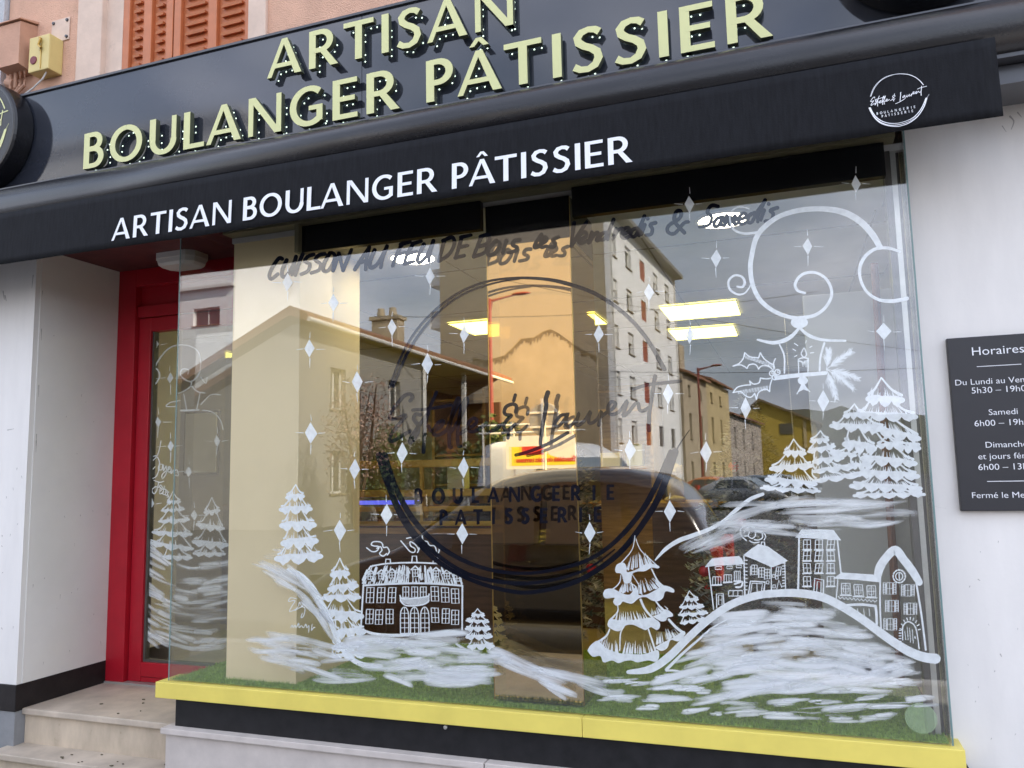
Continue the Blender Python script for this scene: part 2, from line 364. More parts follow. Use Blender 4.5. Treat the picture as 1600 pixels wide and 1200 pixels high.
m = MB(); m.lathe([(.006, -.012), (.009, -.01), (.009, 0)], (-1.55, 0, .466), 12, 'y'); m.build('keyhole', M['alu'], win)
# back frame seen through the right corner
m = MB(); m.box(.43, .455, .09, .16, .575, 2.9); m.box(.478, .492, .125, .15, .575, 2.9); m.build('rear_frame', M['frame_dark'], win)
m = MB(); m.box(.457, .477, .10, .13, .575, 2.9); m.build('rear_strip', M['alu'], win)
m = MB(); m.box(-2.86, .47, .015, .31, 2.931, 2.965); m.box(-2.40, -2.375, .02, .095, 2.78, 2.93); m.build('top_frame', M['olive'], win)
m = MB(); m.box(-2.375, -1.36, .05, .09, 2.783, 2.925); m.box(-.90, .43, .05, .09, 2.783, 2.925); m.build('grille_box', M['header_black'], win)
m = MB(); m.lathe([(.001, .0), (.055, .0), (.055, .0012), (.001, .0012)], (.40, .0075, .655), 32, 'y')
M['sticker'] = P('sticker', (.55, .75, .42), .5); M['sticker'].node_tree.nodes['Principled BSDF'].inputs['Alpha'].default_value = .32; m.build('round_sticker', M['sticker'], win)

# pillars
pc = B('cream_pillar', M['cream'], None, -2.85, -2.42, .10, .72, .56, 2.9, bev=.003)
tag(pc, 'cream coloured square pillar just behind the left part of the shop window', 'pillar')
mp_ = empty('mirror_pillar', (-1.13, .2, .57), 'bronze mirror clad pillar standing behind the middle of the shop window', 'pillar')
m = MB(); m.box(-1.342, -.925, .086, .55, .58, 2.9); m.build('mirror_panel', M['mirror'], mp_)
m = MB(); m.box(-1.346, -1.342, .084, .1, .58, 2.9); m.box(-.925, -.922, .084, .096, .58, 2.9); m.build('edge_trim', M['brass'], mp_)
m = MB(); m.box(-1.345, -.923, .080, .54, 2.70, 2.90); m.build('head_panel', M['header_black'], mp_)
gp_ = B('grey_partition', M['grey_panel'], None, .10, .655, .86, .92, .56, 2.48, bev=.003)
tag(gp_, 'plain light grey partition panel at the right end of the window display', 'partition')
m = MB(); m.tube([(.42, .80, .58), (.44, .80, 2.6)], .018, 8)
tag(m.build('wooden_pole', M['wood_stick']), 'brown wooden pole leaning against the grey partition', 'pole')
m = MB()
for i in range(150): m.ball((.005+.00012*i, .62, 2.35-i*.0105), .0032, .0032, .0032, 6)
M['bead'] = P('bead', (.75, .68, .5), .3, metal=.5)
tag(m.build('bead_chain', M['bead']), 'thin beaded blind chain hanging at the left edge of the grey partition', 'chain')

# artificial grass
gm = bpy.data.materials.new('turf'); gm.use_nodes = True
gb = gm.node_tree.nodes['Principled BSDF']; gb.inputs['Roughness'].default_value = .6
oi = gm.node_tree.nodes.new('ShaderNodeTexCoord'); gn = gm.node_tree.nodes.new('ShaderNodeTexNoise'); gn.inputs['Scale'].default_value = 55
gr = gm.node_tree.nodes.new('ShaderNodeValToRGB'); gr.color_ramp.elements[0].position = .35; gr.color_ramp.elements[1].position = .65
gr.color_ramp.elements[0].color = (.13, .23, .02, 1); gr.color_ramp.elements[1].color = (.32, .48, .08, 1)
gm.node_tree.links.new(oi.outputs['Object'], gn.inputs[0]); gm.node_tree.links.new(gn.outputs['Fac'], gr.inputs[0]); gm.node_tree.links.new(gr.outputs[0], gb.inputs['Base Color'])
vs, fs = [], []
def quad(*q):
    i = len(vs); vs.extend(q); fs.append((i, i+1, i+2, i+3))
quad((-3.12, .01, .57), (.49, .01, .57), (.49, 1.2, .57), (-3.12, 1.2, .57))
for i in range(52000):
    x = random.uniform(-3.12, .49); y = .012+1.18*random.random()**1.6
    if -2.86 < x < -2.41 and y > .09 and y < .73 or -1.35 < x < -.92 and .06 < y < .56: continue
    h = random.uniform(.008, .022); a = random.uniform(0, 6.28); dx, dy = math.cos(a)*.0016, math.sin(a)*.0016
    lx, ly = random.uniform(-.008, .008), random.uniform(-.004, .008)
    i0 = len(vs); vs.extend([(x-dx, y-dy, .57), (x+dx, y+dy, .57), (x+lx, y+max(ly, .013-y), .57+h)]); fs.append((i0, i0+1, i0+2))
me = bpy.data.meshes.new('artificial_grass'); me.from_pydata(vs, [], fs)
tag(link('artificial_grass', me, gm), 'green artificial grass mat covering the window display floor', 'grass', kind='stuff')

# ------------------------------------------------------------------ 2-D lettering and brush work
def cat(pts, n=6):
    if len(pts) < 3: return list(pts)
    o = []
    P_ = [pts[0]]+list(pts)+[pts[-1]]
    for i in range(1, len(P_)-2):
        p0, p1, p2, p3 = P_[i-1], P_[i], P_[i+1], P_[i+2]
        for k in range(n):
            t = k/n; t2, t3 = t*t, t*t*t
            o.append(tuple(.5*((2*p1[j])+(-p0[j]+p2[j])*t+(2*p0[j]-5*p1[j]+4*p2[j]-p3[j])*t2+(-p0[j]+3*p1[j]-3*p2[j]+p3[j])*t3) for j in range(2)))
    o.append(tuple(pts[-1])); return o
def side(pts, ws):
    A, Bq = [], []
    for i, p in enumerate(pts):
        a, b = pts[max(i-1, 0)], pts[min(i+1, len(pts)-1)]
        dx, dy = b[0]-a[0], b[1]-a[1]; d = math.hypot(dx, dy) or 1e-9
        nx, ny = -dy/d*ws[i]/2, dx/d*ws[i]/2
        A.append((p[0]+nx, p[1]+ny)); Bq.append((p[0]-nx, p[1]-ny))
    return A, Bq
DEP = [0]
class Ink:
    """brush strokes laid on a plane; fn maps a 2-D point and a tiny depth to 3-D"""
    def __init__(s, fn, base): s.fn, s.base, s.v, s.f, s.uv, s.cov = fn, base, [], [], [], []
    def dep(s):
        DEP[0] = (DEP[0]+1) % 300; return s.base+DEP[0]*1.0e-5
    def stroke(s, pts, w, n=6, cap=True, cover=None, lin=False):
        k = len(pts)
        ws = list(w) if isinstance(w, (list, tuple)) else [w]*k
        if len(ws) == 2 and k > 2: ws = [ws[0]+(ws[1]-ws[0])*i/(k-1) for i in range(k)]
        if k > 2 and not lin:
            q = cat(pts, n); m_ = len(q)
            W = []
            for i in range(m_):
                t = i/(m_-1)*(k-1); j = min(int(t), k-2); W.append(ws[j]+(ws[j+1]-ws[j])*(t-j))
        else: q, W = list(pts), ws
        if cap:
            for e in (0, -1):
                p = q[e]; p2 = q[1 if e == 0 else -2]; d = math.hypot(p[0]-p2[0], p[1]-p2[1]) or 1e-9
                ux, uy = (p[0]-p2[0])/d, (p[1]-p2[1])/d; wd = W[e]
                add = [((p[0]+ux*wd*.28, p[1]+uy*wd*.28), wd*.8), ((p[0]+ux*wd*.46, p[1]+uy*wd*.46), wd*.35)]
                if e == 0: q = [a[0] for a in add[::-1]]+q; W = [a[1] for a in add[::-1]]+W
                else: q = q+[a[0] for a in add]; W = W+[a[1] for a in add]
        A, Bq = side(q, W); y = s.dep(); i0 = len(s.v)
        ru, rv = random.uniform(0, 50), random.uniform(0, 50); ln = 0
        rows = 2 if cover is None else 9
        for i in range(len(q)):
            if i: ln += math.hypot(q[i][0]-q[i-1][0], q[i][1]-q[i-1][1])
            for r_ in range(rows):
                t = r_/(rows-1)
                p = (A[i][0]*(1-t)+Bq[i][0]*t, A[i][1]*(1-t)+Bq[i][1]*t)
                s.v.append(s.fn(p, y)); s.uv.append((ru+ln*.0027, rv+t*max(W)*.0027))
                if cover is not None:
                    e = i/(len(q)-1); c = cover+.14-1.25*(abs(t-.5)*2)**2.4-1.25*max(0, (abs(e-.5)*2-.45)/.55)**1.6
                    s.cov.append(c)
                else: s.cov.append(1)
        for i in range(len(q)-1):
            for r_ in range(rows-1):
                a = i0+i*rows+r_; s.f.append((a, a+1, a+1+rows, a+rows))
    def poly(s, pts, smooth=False, n=5):
        q = cat(list(pts)+[pts[0]], n)[:-1] if smooth else list(pts)
        y = s.dep(); i0 = len(s.v)
        for p in q: s.v.append(s.fn(p, y)); s.uv.append(p); s.cov.append(1)
        s.f.append(tuple(range(i0, i0+len(q))))
    def ell(s, c, rx, ry, n=20): s.poly([(c[0]+rx*math.cos(2*math.pi*i/n), c[1]+ry*math.sin(2*math.pi*i/n)) for i in range(n)])
    def ring(s, c, rx, ry, w, a0=0, a1=360, n=20): s.stroke([(c[0]+rx*math.cos(R(a0+(a1-a0)*i/n)), c[1]+ry*math.sin(R(a0+(a1-a0)*i/n))) for i in range(n+1)], w, 2, cap=False)
    def build(s, name, mat, parent=None, thick=0):
        me = bpy.data.meshes.new(name); me.from_pydata(s.v, [], s.f); me.update()
        u = me.uv_layers.new(name='UVMap')
        for lp in me.loops: u.data[lp.index].uv = s.uv[lp.vertex_index]
        a = me.attributes.new('cover', 'FLOAT', 'POINT')
        for i, c in enumerate(s.cov): a.data[i].value = c
        o = link(name, me, mat, parent)
        return o
def onglass(p, y):
    X, Z = at(p[0], p[1], y); return (X, y, Z)
GB = .0014                              # paint lies between the two faces of the pane, hiding the rear reflection
def fr(ox, oy, sc): return lambda *pts: [(ox+p[0]/sc, oy+p[1]/sc) for p in pts]

# capital letters of the signs: straight parts as polygons, curves as swelling strokes (cap height 1)
def ellp(cx, cy, rx, ry, a0, a1, n): return [(cx+rx*math.cos(R(a0+(a1-a0)*i/n)), cy+ry*math.sin(R(a0+(a1-a0)*i/n))) for i in range(n+1)]
def nib(pts, thick, thin):
    o = []
    for i in range(len(pts)):
        a, b = pts[max(i-1, 0)], pts[min(i+1, len(pts)-1)]; d = math.hypot(b[0]-a[0], b[1]-a[1]) or 1
        o.append(thin+(thick-thin)*abs((b[1]-a[1])/d)**1.3)
    return o
def bowl(x, zt, zb, xr): 
    ry = (zt-zb)/2; cx = xr-ry*.95
    return [(x, zt), ((x+cx)/2, zt)]+ellp(cx, (zt+zb)/2, xr-cx, ry, 90, -90, 12)+[((x+cx)/2, zb), (x, zb)]
st_ = [(0, 0), (.165, 0), (.165, 1), (0, 1)]
GL = {
 'A': (.88, [[(0, 0), (.115, 0), (.485, 1), (.375, 1)], [(.375, 1), (.51, 1), (.88, 0), (.705, 0)], [(.19, .23), (.70, .23), (.66, .345), (.235, .345)]], []),
 'R': (.72, [st_, [(.25, .46), (.40, .48), (.72, 0), (.53, 0)]], [bowl(.08, .94, .46, .52)]),
 'T': (.72, [[(0, .87), (.72, .87), (.72, 1), (0, 1)], [(.28, 0), (.445, 0), (.445, .88), (.28, .88)]], []),
 'I': (.165, [st_], []),
 'S': (.56, [], [[(.50, .85), (.42, .92), (.30, .945), (.17, .90), (.10, .79), (.12, .68), (.22, .585), (.35, .51), (.45, .41), (.475, .28), (.41, .13), (.28, .055), (.14, .07), (.03, .15)]]),
 'N': (.80, [[(0, 0), (.12, 0), (.12, 1), (0, 1)], [(.68, 0), (.80, 0), (.80, 1), (.68, 1)], [(0, 1), (.17, 1), (.80, 0), (.64, 0)]], []),
 'B': (.58, [st_], [bowl(.08, .94, .545, .46), bowl(.08, .53, .06, .51)]),
 'O': (.92, [], [ellp(.46, .5, .38, .445, 90, 450, 36)]),
 'U': (.72, [[(0, .38), (.165, .38), (.165, 1), (0, 1)], [(.595, .38), (.72, .38), (.72, 1), (.595, 1)]], [ellp(.37, .39, .285, .335, 180, 360, 18)]),
 'L': (.54, [st_, [(.1, 0), (.54, 0), (.54, .125), (.1, .125)]], []),
 'G': (.80, [[(.63, .10), (.77, .10), (.77, .50), (.63, .50)], [(.45, .385), (.70, .385), (.70, .50), (.45, .50)]], [ellp(.45, .5, .37, .445, 48, 318, 30)]),
 'E': (.56, [st_, [(.1, 0), (.56, 0), (.56, .125), (.1, .125)], [(.1, .44), (.50, .44), (.50, .56), (.1, .56)], [(.1, .875), (.55, .875), (.55, 1), (.1, 1)]], []),
 'P': (.56, [st_], [bowl(.08, .94, .44, .48)]),
 'Â': (.88, [[(.25, 1.10), (.35, 1.10), (.50, 1.30), (.385, 1.30)], [(.385, 1.30), (.50, 1.30), (.64, 1.10), (.53, 1.10)]], []),
 '^': (.5, [], []),
}
GL['Â'] = (.88, GL['A'][1]+GL['Â'][1], [])
KERN = {'PÂ': -.12, 'ÂT': -.15, 'LA': -.14, 'RT': -.06, 'AN': -.02, 'BO': -.03, 'SA': -.06}
def layout(text, x0, x1, h, trk):
    """positions of the letters so that the line runs exactly from x0 to x1"""
    nat = 0; pos = []
    for i, ch in enumerate(text):
        if ch == ' ': nat += .36; continue
        if i and text[i-1]+ch in KERN: nat += KERN[text[i-1]+ch]
        pos.append((ch, nat)); nat += GL[ch][0]+trk
    nat -= trk; k = (x1-x0)/nat
    return [(ch, x0+p*k, k) for ch, p in pos]
def glyph(ink, ch, ox, oz, sx, sz):
    wd, polys, curves = GL[ch]
    for p in polys: ink.poly([(ox+a*sx, oz+b*sz) for a, b in p])
    for c in curves:
        ws = nib(c, .168, .118); ink.stroke([(ox+a*sx, oz+b*sz) for a, b in c], [q*(sx+sz)/2 for q in ws], 1, cap=False, lin=True)
def flat(yb): return lambda p, y: (p[0], yb-y, p[1])

def text_mesh(s, size, matx, name, mat, parent, align='CENTER', sx=1, bold=0):
    cu = bpy.data.curves.new('tmp_text', 'FONT'); cu.body = s; cu.size = size; cu.align_x = align; cu.offset = bold; cu.extrude = .0006; cu.resolution_u = 3
    o = bpy.data.objects.new('tmp_text', cu); COL.objects.link(o)
    dg = bpy.context.evaluated_depsgraph_get(); me = bpy.data.meshes.new_from_object(o.evaluated_get(dg))
    bpy.data.objects.remove(o); bpy.data.curves.remove(cu)
    me.transform(matx @ Matrix.Diagonal((sx, 1, 1, 1))); me.materials.clear(); me.name = name
    return link(name, me, mat, parent)
def facing(x, y, z, back=False):         # writing plane facing -Y (or +Y)
    s_ = -1 if back else 1
    return Matrix(((s_, 0, 0, x), (0, 0, -s_, y), (0, 1, 0, z), (0, 0, 0, 1)))

# ------------------------------------------------------------------ fascia sign
fa = empty('fascia_sign', (-1.5, -.05, 3.3), 'long glossy dark blue grey sign board with raised yellow capitals above the awning', 'shop sign')
FY = -.05
m = MB()
for a, b in ((-6.2, -1.958), (-1.955, 3.2)): m.box(a, b, FY, WY-.001, 3.325, 3.965)
m.build('board', M['fascia'], fa)
m = MB(); m.box(-6.2, 3.2, FY-.012, WY-.001, 3.965, 3.978); m.box(-6.2, 3.2, FY-.02, WY-.001, 3.29, 3.325); m.build('edge_trim', M['fascia_trim'], fa)
def raised_line(text, x0, x1, z0, h, trk):
    gap, th = .02, .03
    for ch, ox, k in layout(text, x0, x1, h, trk):
        wd, polys, curves = GL[ch]; mb = MB(); e = 0; leds = []
        outl = [[(ox+a*k, z0+b*h) for a, b in p] for p in polys]
        for p in outl:
            e += 1; mb.prism(p, FY-gap-th-e*2e-4, FY-gap+e*2e-4, 'y')
            xs = [q[0] for q in p]; zs = [q[1] for q in p]
            a = ((p[0][0]+p[1][0])/2, (p[0][1]+p[1][1])/2); b = ((p[2][0]+p[3][0])/2, (p[2][1]+p[3][1])/2)
            if max(xs)-min(xs) > (max(zs)-min(zs))*1.3 and len(p) == 4:
                a = ((p[0][0]+p[3][0])/2, (p[0][1]+p[3][1])/2); b = ((p[1][0]+p[2][0])/2, (p[1][1]+p[2][1])/2)
            leds.append([a, b])
        for c in curves:
            e += 1; q = [(ox+a*k, z0+b*h) for a, b in c]; ws = [t*(k+h)/2 for t in nib(c, .168, .118)]
            A, Bq = side(q, ws); n_ = len(q); y0, y1 = FY-gap-th-e*2e-4, FY-gap+e*2e-4
            V = [[mb.bm.verts.new((A[i][0], y0, A[i][1])), mb.bm.verts.new((Bq[i][0], y0, Bq[i][1])), mb.bm.verts.new((Bq[i][0], y1, Bq[i][1])), mb.bm.verts.new((A[i][0], y1, A[i][1]))] for i in range(n_)]
            for i in range(n_-1):
                for j in range(4): mb.bm.faces.new((V[i][j], V[i][(j+1) % 4], V[i+1][(j+1) % 4], V[i+1][j]))
            mb.bm.faces.new(V[0]); mb.bm.faces.new(V[-1][::-1]); leds.append(q)
        bmesh.ops.recalc_face_normals(mb.bm, faces=mb.bm.faces)
        for f in mb.bm.faces: f.material_index = 0 if f.normal.y < -.9 else 1
        lt = mb.build('letter', [M['letter'], M['letter_side']], fa, fix=False)
        lm = MB(); yb = FY-gap+.0016
        for pl in leds:
            tot = [0]
            for i in range(len(pl)-1): tot.append(tot[-1]+math.hypot(pl[i+1][0]-pl[i][0], pl[i+1][1]-pl[i][1]))
            n_ = max(1, int(tot[-1]/.034)); 
            for j in range(n_):
                if j % 3 == 2: continue
                d = tot[-1]*(j+.5)/n_; i = max(t for t in range(len(tot)-1) if tot[t] <= d); u = (d-tot[i])/max(1e-6, tot[i+1]-tot[i])
                x = pl[i][0]+(pl[i+1][0]-pl[i][0])*u; z = pl[i][1]+(pl[i+1][1]-pl[i][1])*u
                vv = [lm.bm.verts.new((x+.0042*math.cos(t*math.pi/4), yb, z+.0042*math.sin(t*math.pi/4))) for t in range(8)]; lm.bm.faces.new(vv)
        lm.build('led_strip', M['led'], lt, fix=False)
raised_line('ARTISAN', -2.497, -1.118, 3.70, .205, .19)
raised_line('BOULANGER PÂTISSIER', -3.756, .028, 3.396, .212, .20)

# the bakery emblem (ring, hand-written names, two lines of capitals) in pixels of the window, reused on drum and valance
EA = fr(590, 590, 5.926); EB = fr(820, 580, 6.154)
NAMES = [
 (EA((300, 215), (322, 180), (300, 152), (245, 170), (175, 250), (115, 340), (120, 380), (170, 378), (262, 348), (215, 410), (150, 490), (112, 565), (135, 590), (210, 548), (300, 495)), 4.6),
 (EA((395, 345), (352, 340), (335, 385), (372, 440), (378, 495), (340, 560), (305, 605), (300, 575), (345, 500), (400, 420), (470, 330)), 5),
 (EA((545, 135), (475, 300), (440, 450), (425, 690)), (4, 5)), (EA((325, 300), (480, 288), (680, 255)), 4),
 (EA((470, 450), (505, 500), (560, 420), (610, 402), (590, 450), (530, 490), (520, 525), (570, 530), (640, 490)), 4.6),
 (EA((640, 490), (700, 340), (757, 215), (742, 195), (702, 290), (668, 470), (665, 630), (682, 645)), 4.6),
 (EA((680, 500), (755, 390), (830, 220), (815, 195), (772, 300), (742, 490), (745, 620), (768, 635)), 4.6),
 (EA((765, 520), (840, 470), (905, 430), (915, 390), (880, 380), (840, 425), (838, 480), (880, 500), (960, 460), (1010, 420)), 4.6),
 (EA((1278, 318), (1285, 265), (1250, 245), (1190, 270), (1172, 320), (1195, 345), (1240, 350), (1200, 390), (1168, 440), (1180, 482), (1218, 480), (1275, 430)), 4.4),
 (EA((1275, 160), (1260, 215)), 4.2), (EA((1210, 505), (1207, 560)), 4.2), (EA((1040, 500), (1100, 480), (1145, 435)), 4),
 (EB((222, 205), (202, 270), (206, 330), (185, 450), (160, 600), (150, 690), (158, 715)), (6, 4)),
 ([(806, 711), (822, 707), (846, 698), (863, 690), (887, 676)], 4.2),
 (EB((398, 418), (350, 425), (300, 480), (290, 522), (330, 525), (385, 460), (415, 400), (395, 480), (410, 530), (450, 515), (495, 470), (520, 400), (500, 470), (492, 512), (525, 518), (585, 460), (632, 385), (615, 450), (618, 498), (660, 490), (705, 450), (738, 380), (722, 440), (710, 520)), 4.2),
 (EB((722, 450), (780, 400), (845, 360), (872, 310), (830, 295), (800, 345), (808, 400), (855, 415), (920, 375), (985, 285), (962, 370), (945, 430), (1000, 390), (1060, 315), (1090, 310), (1102, 370), (1135, 382), (1195, 348)), 4.4),
 (EB((1252, 45), (1236, 150), (1212, 300), (1196, 420), (1195, 570)), (5, 5)), (EB((1040, 175), (1160, 135), (1280, 118), (1495, 95)), 4.4)]
EC = fr(560, 420, 2.223)
ARCS = [
 (EC((108, 410), (165, 270), (240, 168), (340, 88), (440, 46), (540, 32), (640, 35), (720, 50), (820, 85), (920, 152), (1000, 240), (1062, 348)), (3.2, 3, 3, 3, 3, 3, 4, 5, 5, 5, 5, 6)),
 (EC((120, 408), (178, 278), (262, 165), (360, 90), (470, 50), (560, 35)), (4, 2)),
 (EC((72, 648), (100, 740), (160, 880), (255, 1000), (390, 1080), (540, 1122), (640, 1118), (760, 1085), (880, 1010), (960, 925), (1045, 790), (1100, 635)), (9, 8, 7, 6, 5, 5, 5, 6, 7, 7, 8, 9)),
 (EC((90, 648), (125, 750), (190, 870), (290, 970), (420, 1035), (560, 1058), (700, 1042), (820, 1000), (920, 920), (1010, 800), (1085, 635)), (9, 7, 7, 6, 5, 4, 4, 5, 6, 7, 6)),
 (EC((100, 735), (160, 860), (240, 965), (380, 1060), (540, 1092), (680, 1080), (800, 1040), (890, 975)), (2, 4, 5, 5, 5, 4, 3, 2)),
 (EC((1075, 700), (1110, 620), (1150, 560)), (3, 1))]
R1 = list(zip('BOULANGERIE', [654, 685, 715, 743, 771, 804, 838, 869, 900, 928, 954]))
R2 = list(zip('PATISSERIE', [693, 720, 747, 771, 795, 821, 850, 879, 907, 934]))
def emblem(ink, T, sc, bold=0):
    for p, wd in NAMES+ARCS: ink.stroke([T(q) for q in p], [a*sc for a in wd] if isinstance(wd, tuple) else wd*sc, 4)
    for row, y0 in ((R1, 784), (R2, 818)):
        for ch, cx in row:
            wd, polys, curves = GL[ch]; sy = y0-(cx-800)*.022; h = 23
            f = lambda a, b: T((cx+(a-wd/2)*h*.86, sy-b*h))
            for p in polys:
                ink.poly([f(*q) for q in p])
                if bold: ink.stroke([f(*q) for q in p+[p[0]]], bold, lin=True)
            for c in curves: ink.stroke([f(*q) for q in c], [.15*h*sc+bold]*len(c), 1, cap=False, lin=True)
ink = Ink(onglass, GB); emblem(ink, lambda q: q, 1.28, 1.5); ink.build('emblem', M['navy'], win)

# drums
def drum(X, label, mark):
    d = empty('drum_sign', (X, FY, 3.72), label, 'sign', 'round drum signs at the ends of the fascia')
    m = MB(); m.lathe([(.30, 0), (.318, -.004), (.325, -.012), (.325, -.115), (.318, -.128), (.305, -.13), (.30, -.128), (.001, -.128)], (X, FY, 3.72), 64, 'y'); m.build('drum', M['tube'], d, smooth=False)
    ink = Ink(flat(FY-.1285), 0); k = .265/250
    emblem(ink, lambda q: (X+(q[0]-820)*k, 3.72-(q[1]-680)*k), k*1.5); ink.build('emblem', M['letter'], d)
drum(-4.535, 'dark round drum sign with a yellow ring emblem at the left end of the fascia', 1)
drum(.60, 'dark round drum sign at the right end of the fascia, only its underside in view', 0)

# ------------------------------------------------------------------ awning
aw = empty('awning', (-2, -.2, 3.2), 'rolled black awning with a hanging black fabric valance above the shop window', 'awning')
m = MB(); m.lathe([(.001, -6.2), (.112, -6.2), (.112, 3.2), (.001, 3.2)], (0, -.185, 3.196), 64, 'x')
cs_ = m.build('cassette', M['tube'], aw)
for p in cs_.data.polygons: p.use_smooth = abs(p.normal.x) < .5
m = MB(); m.box(-6.2, 3.2, -.17, WY-.012, 3.10, 3.285); m.build('back_box', M['fascia_trim'], aw)
m = MB(); m.box(-6.2, 3.2, -.20, WY-.01, 3.315, 3.322); m.box(.79, 3.2, -.22, .05, 3.075, 3.09); m.box(.79, 3.2, -.16, .05, 3.0, 3.07); m.build('top_rail', M['fascia_trim'], aw)
m = MB(); nx, nz = 120, 8; G = []
for i in range(nx+1):
    x = -6.2+(.775+6.2)*i/nx; row = []
    for j in range(nz+1):
        z = 3.125-(3.125-2.822)*j/nz; t = j/nz
        y = -.292-.012*t+t*.007*mnoise.noise(Vector((x*1.7, 0, 3)))+t*.003*mnoise.noise(Vector((x*7, z*3, 9)))
        row.append(m.bm.verts.new((x, y, z-t*.006*mnoise.noise(Vector((x*1.3, 5, 1))))))
    G.append(row)
for i in range(nx):
    for j in range(nz): m.bm.faces.new((G[i][j], G[i+1][j], G[i+1][j+1], G[i][j+1]))
va = m.build('valance', M['valance'], aw, smooth=True)
sm = va.modifiers.new('thick', 'SOLIDIFY'); sm.thickness = .0025
def onval(p, y):
    x, z = p; t = (3.125-z)/(3.125-2.822)
    return (x, -.2955-.012*t+t*.007*mnoise.noise(Vector((x*1.7, 0, 3)))-y, z)
ink = Ink(onval, .0015)
for ch, ox, k in layout('ARTISAN BOULANGER PÂTISSIER', -3.302, -.545, .118, .14): glyph(ink, ch, ox, 2.859, k, .118)
ink.build('lettering', M['white_vinyl'], aw)
ink = Ink(onval, .0015); k = .104/250
emblem(ink, lambda q: (.4435+(q[0]-824)*k, 2.942-(q[1]-680)*k), k*1.15); ink.build('emblem', M['white_vinyl'], aw)

# ------------------------------------------------------------------ red door
dr = empty('entrance_door', (-3.8, DY, ZT), 'red framed glass door in the recess beside the shop window', 'door')
dx = lambda px: at(px, 700, DY)[0]
J0, J1, J2 = XR+.004, at(208, 700, DY)[0], at(228, 700, DY)[0]
m = MB(); m.box(J0, J1, DY-.02, DY+.09, ZT, 3.05, bev=.004); m.box(J1, -2.86, DY-.02, DY+.09, 2.93, 3.05, bev=.004); m.box(J1, -2.86, DY+.0, DY+.09, 2.715, 2.795, bev=.004)
m.build('frame', M['red'], dr)
m = MB(); m.box(J1, -2.86, DY+.03, DY+.05, 2.795, 2.93); m.build('transom_panel', M['red'], dr)
m = MB(); m.box(J1+.006, J2, DY+.012, DY+.075, ZT+.012, 2.71, bev=.005); m.box(J2, -2.86, DY+.012, DY+.075, 2.615, 2.71, bev=.005); m.box(J2, -2.86, DY+.012, DY+.075, ZT+.045, ZT+.135, bev=.005); m.box(J1+.006, -2.86, DY+.018, DY+.075, ZT+.012, ZT+.042, bev=.003)
m.build('leaf', M['red'], dr)
m = MB(); m.box(J2, J2+.016, DY+.03, DY+.07, ZT+.135, 2.615); m.box(J2+.016, -2.86, DY+.03, DY+.07, ZT+.135, ZT+.15); m.build('glazing_bead', M['frame_dark'], dr)
GD = DY+.045
m = MB(); m.box(J2+.016, -2.86, GD, GD+.006, ZT+.15, 2.615); m.build('pane', M['glass'], dr)
m = MB(); m.box(J0, -3.05, DY-.03, DY+.1, ZT-.003, ZT+.011); m.build('threshold', M['alu'], dr)
# bulkhead lamp
lp = empty('bulkhead_lamp', (-3.64, .57, 3.05), 'unlit white octagonal bulkhead lamp on the ceiling above the entrance', 'lamp')
def octo(x, y, a, b, c): return [(x-a+c, y-b), (x+a-c, y-b), (x+a, y-b+c), (x+a, y+b-c), (x+a-c, y+b), (x-a+c, y+b), (x-a, y+b-c), (x-a, y-b+c)]
m = MB(); m.prism(octo(-3.64, .57, .155, .10, .04), 3.05, 3.015, 'z'); m.build('housing', M['white'], lp)
m = MB(); rings = []
for sc_, z in ((1, 3.015), (.96, 2.985), (.82, 2.968)):
    rings.append([m.bm.verts.new((x, y, z)) for x, y in octo(-3.64, .57, .15*sc_, .095*sc_, .04)])
for i in range(2):
    for k in range(8): m.bm.faces.new((rings[i][k], rings[i][(k+1) % 8], rings[i+1][(k+1) % 8], rings[i+1][k]))
m.bm.faces.new(rings[2]); m.build('diffuser', M['white'], lp)

# ------------------------------------------------------------------ opening-hours board
M['stain'] = P('stain', (.20, .17, .13), .9); M['stain'].node_tree.nodes['Principled BSDF'].inputs['Alpha'].default_value = .38
ink = Ink(lambda p, y: (lambda q: (q[0], WY-.0006-y*.1, q[1]))(at(p[0], p[1], WY)), .0002); rq = random.Random(9)
for p, wd in (([(1578, 182), (1584, 190), (1580, 202)], (3, 1)), ([(1590, 176), (1596, 183)], (2.4, 1)), ([(1566, 197), (1572, 206)], (1.6, .6)), ([(5, 455), (7, 468)], (2, 1)), ([(8, 462), (10, 470)], (2, .8)), ([(52, 430), (50, 450)], (1.6, .6)), ([(12, 672), (22, 670)], (1.6, .6)), ([(1437, 958), (1440, 963)], (1.8, 1)), ([(1563, 1022), (1565, 1026)], (2, 1)), ([(1528, 905), (1531, 907)], (1.6, 1))): ink.stroke(p, wd)
for k in range(22):
    x, y = (rq.uniform(1500, 1598), rq.uniform(830, 1190)) if k % 2 else (rq.uniform(2, 34), rq.uniform(700, 1060)); ink.stroke([(x, y), (x+rq.uniform(-1.5, 1.5), y+rq.uniform(1, 4))], (rq.uniform(.7, 1.7), .5))
ink.build('scuff_marks', M['stain'], bld)
ink = Ink(lambda p, y: (XR+.0046+y*.1, p[0], p[1]), .0002)
for k in range(26):
    y_, z_ = rq.uniform(.14, .72), rq.uniform(.5, 2.9); ink.stroke([(y_, z_), (y_+rq.uniform(-.004, .004), z_-rq.uniform(.004, .03))], (.004*rq.random()+.0015, .001))
for z_ in (2.55, 2.2, 1.9, 1.86): ink.stroke([(.15, z_), (.152, z_-.07)], (.006, .002))
ink.build('scuff_marks', M['stain'], bld)
hb = empty('opening_hours_board', (.95, .08, 1.75), 'black opening hours board with white lettering on the white wall', 'sign')
m = MB(); m.box(.603, .945, .072, WY-.001, 1.42, 2.095, bev=.003); m.build('panel', M['board'], hb)
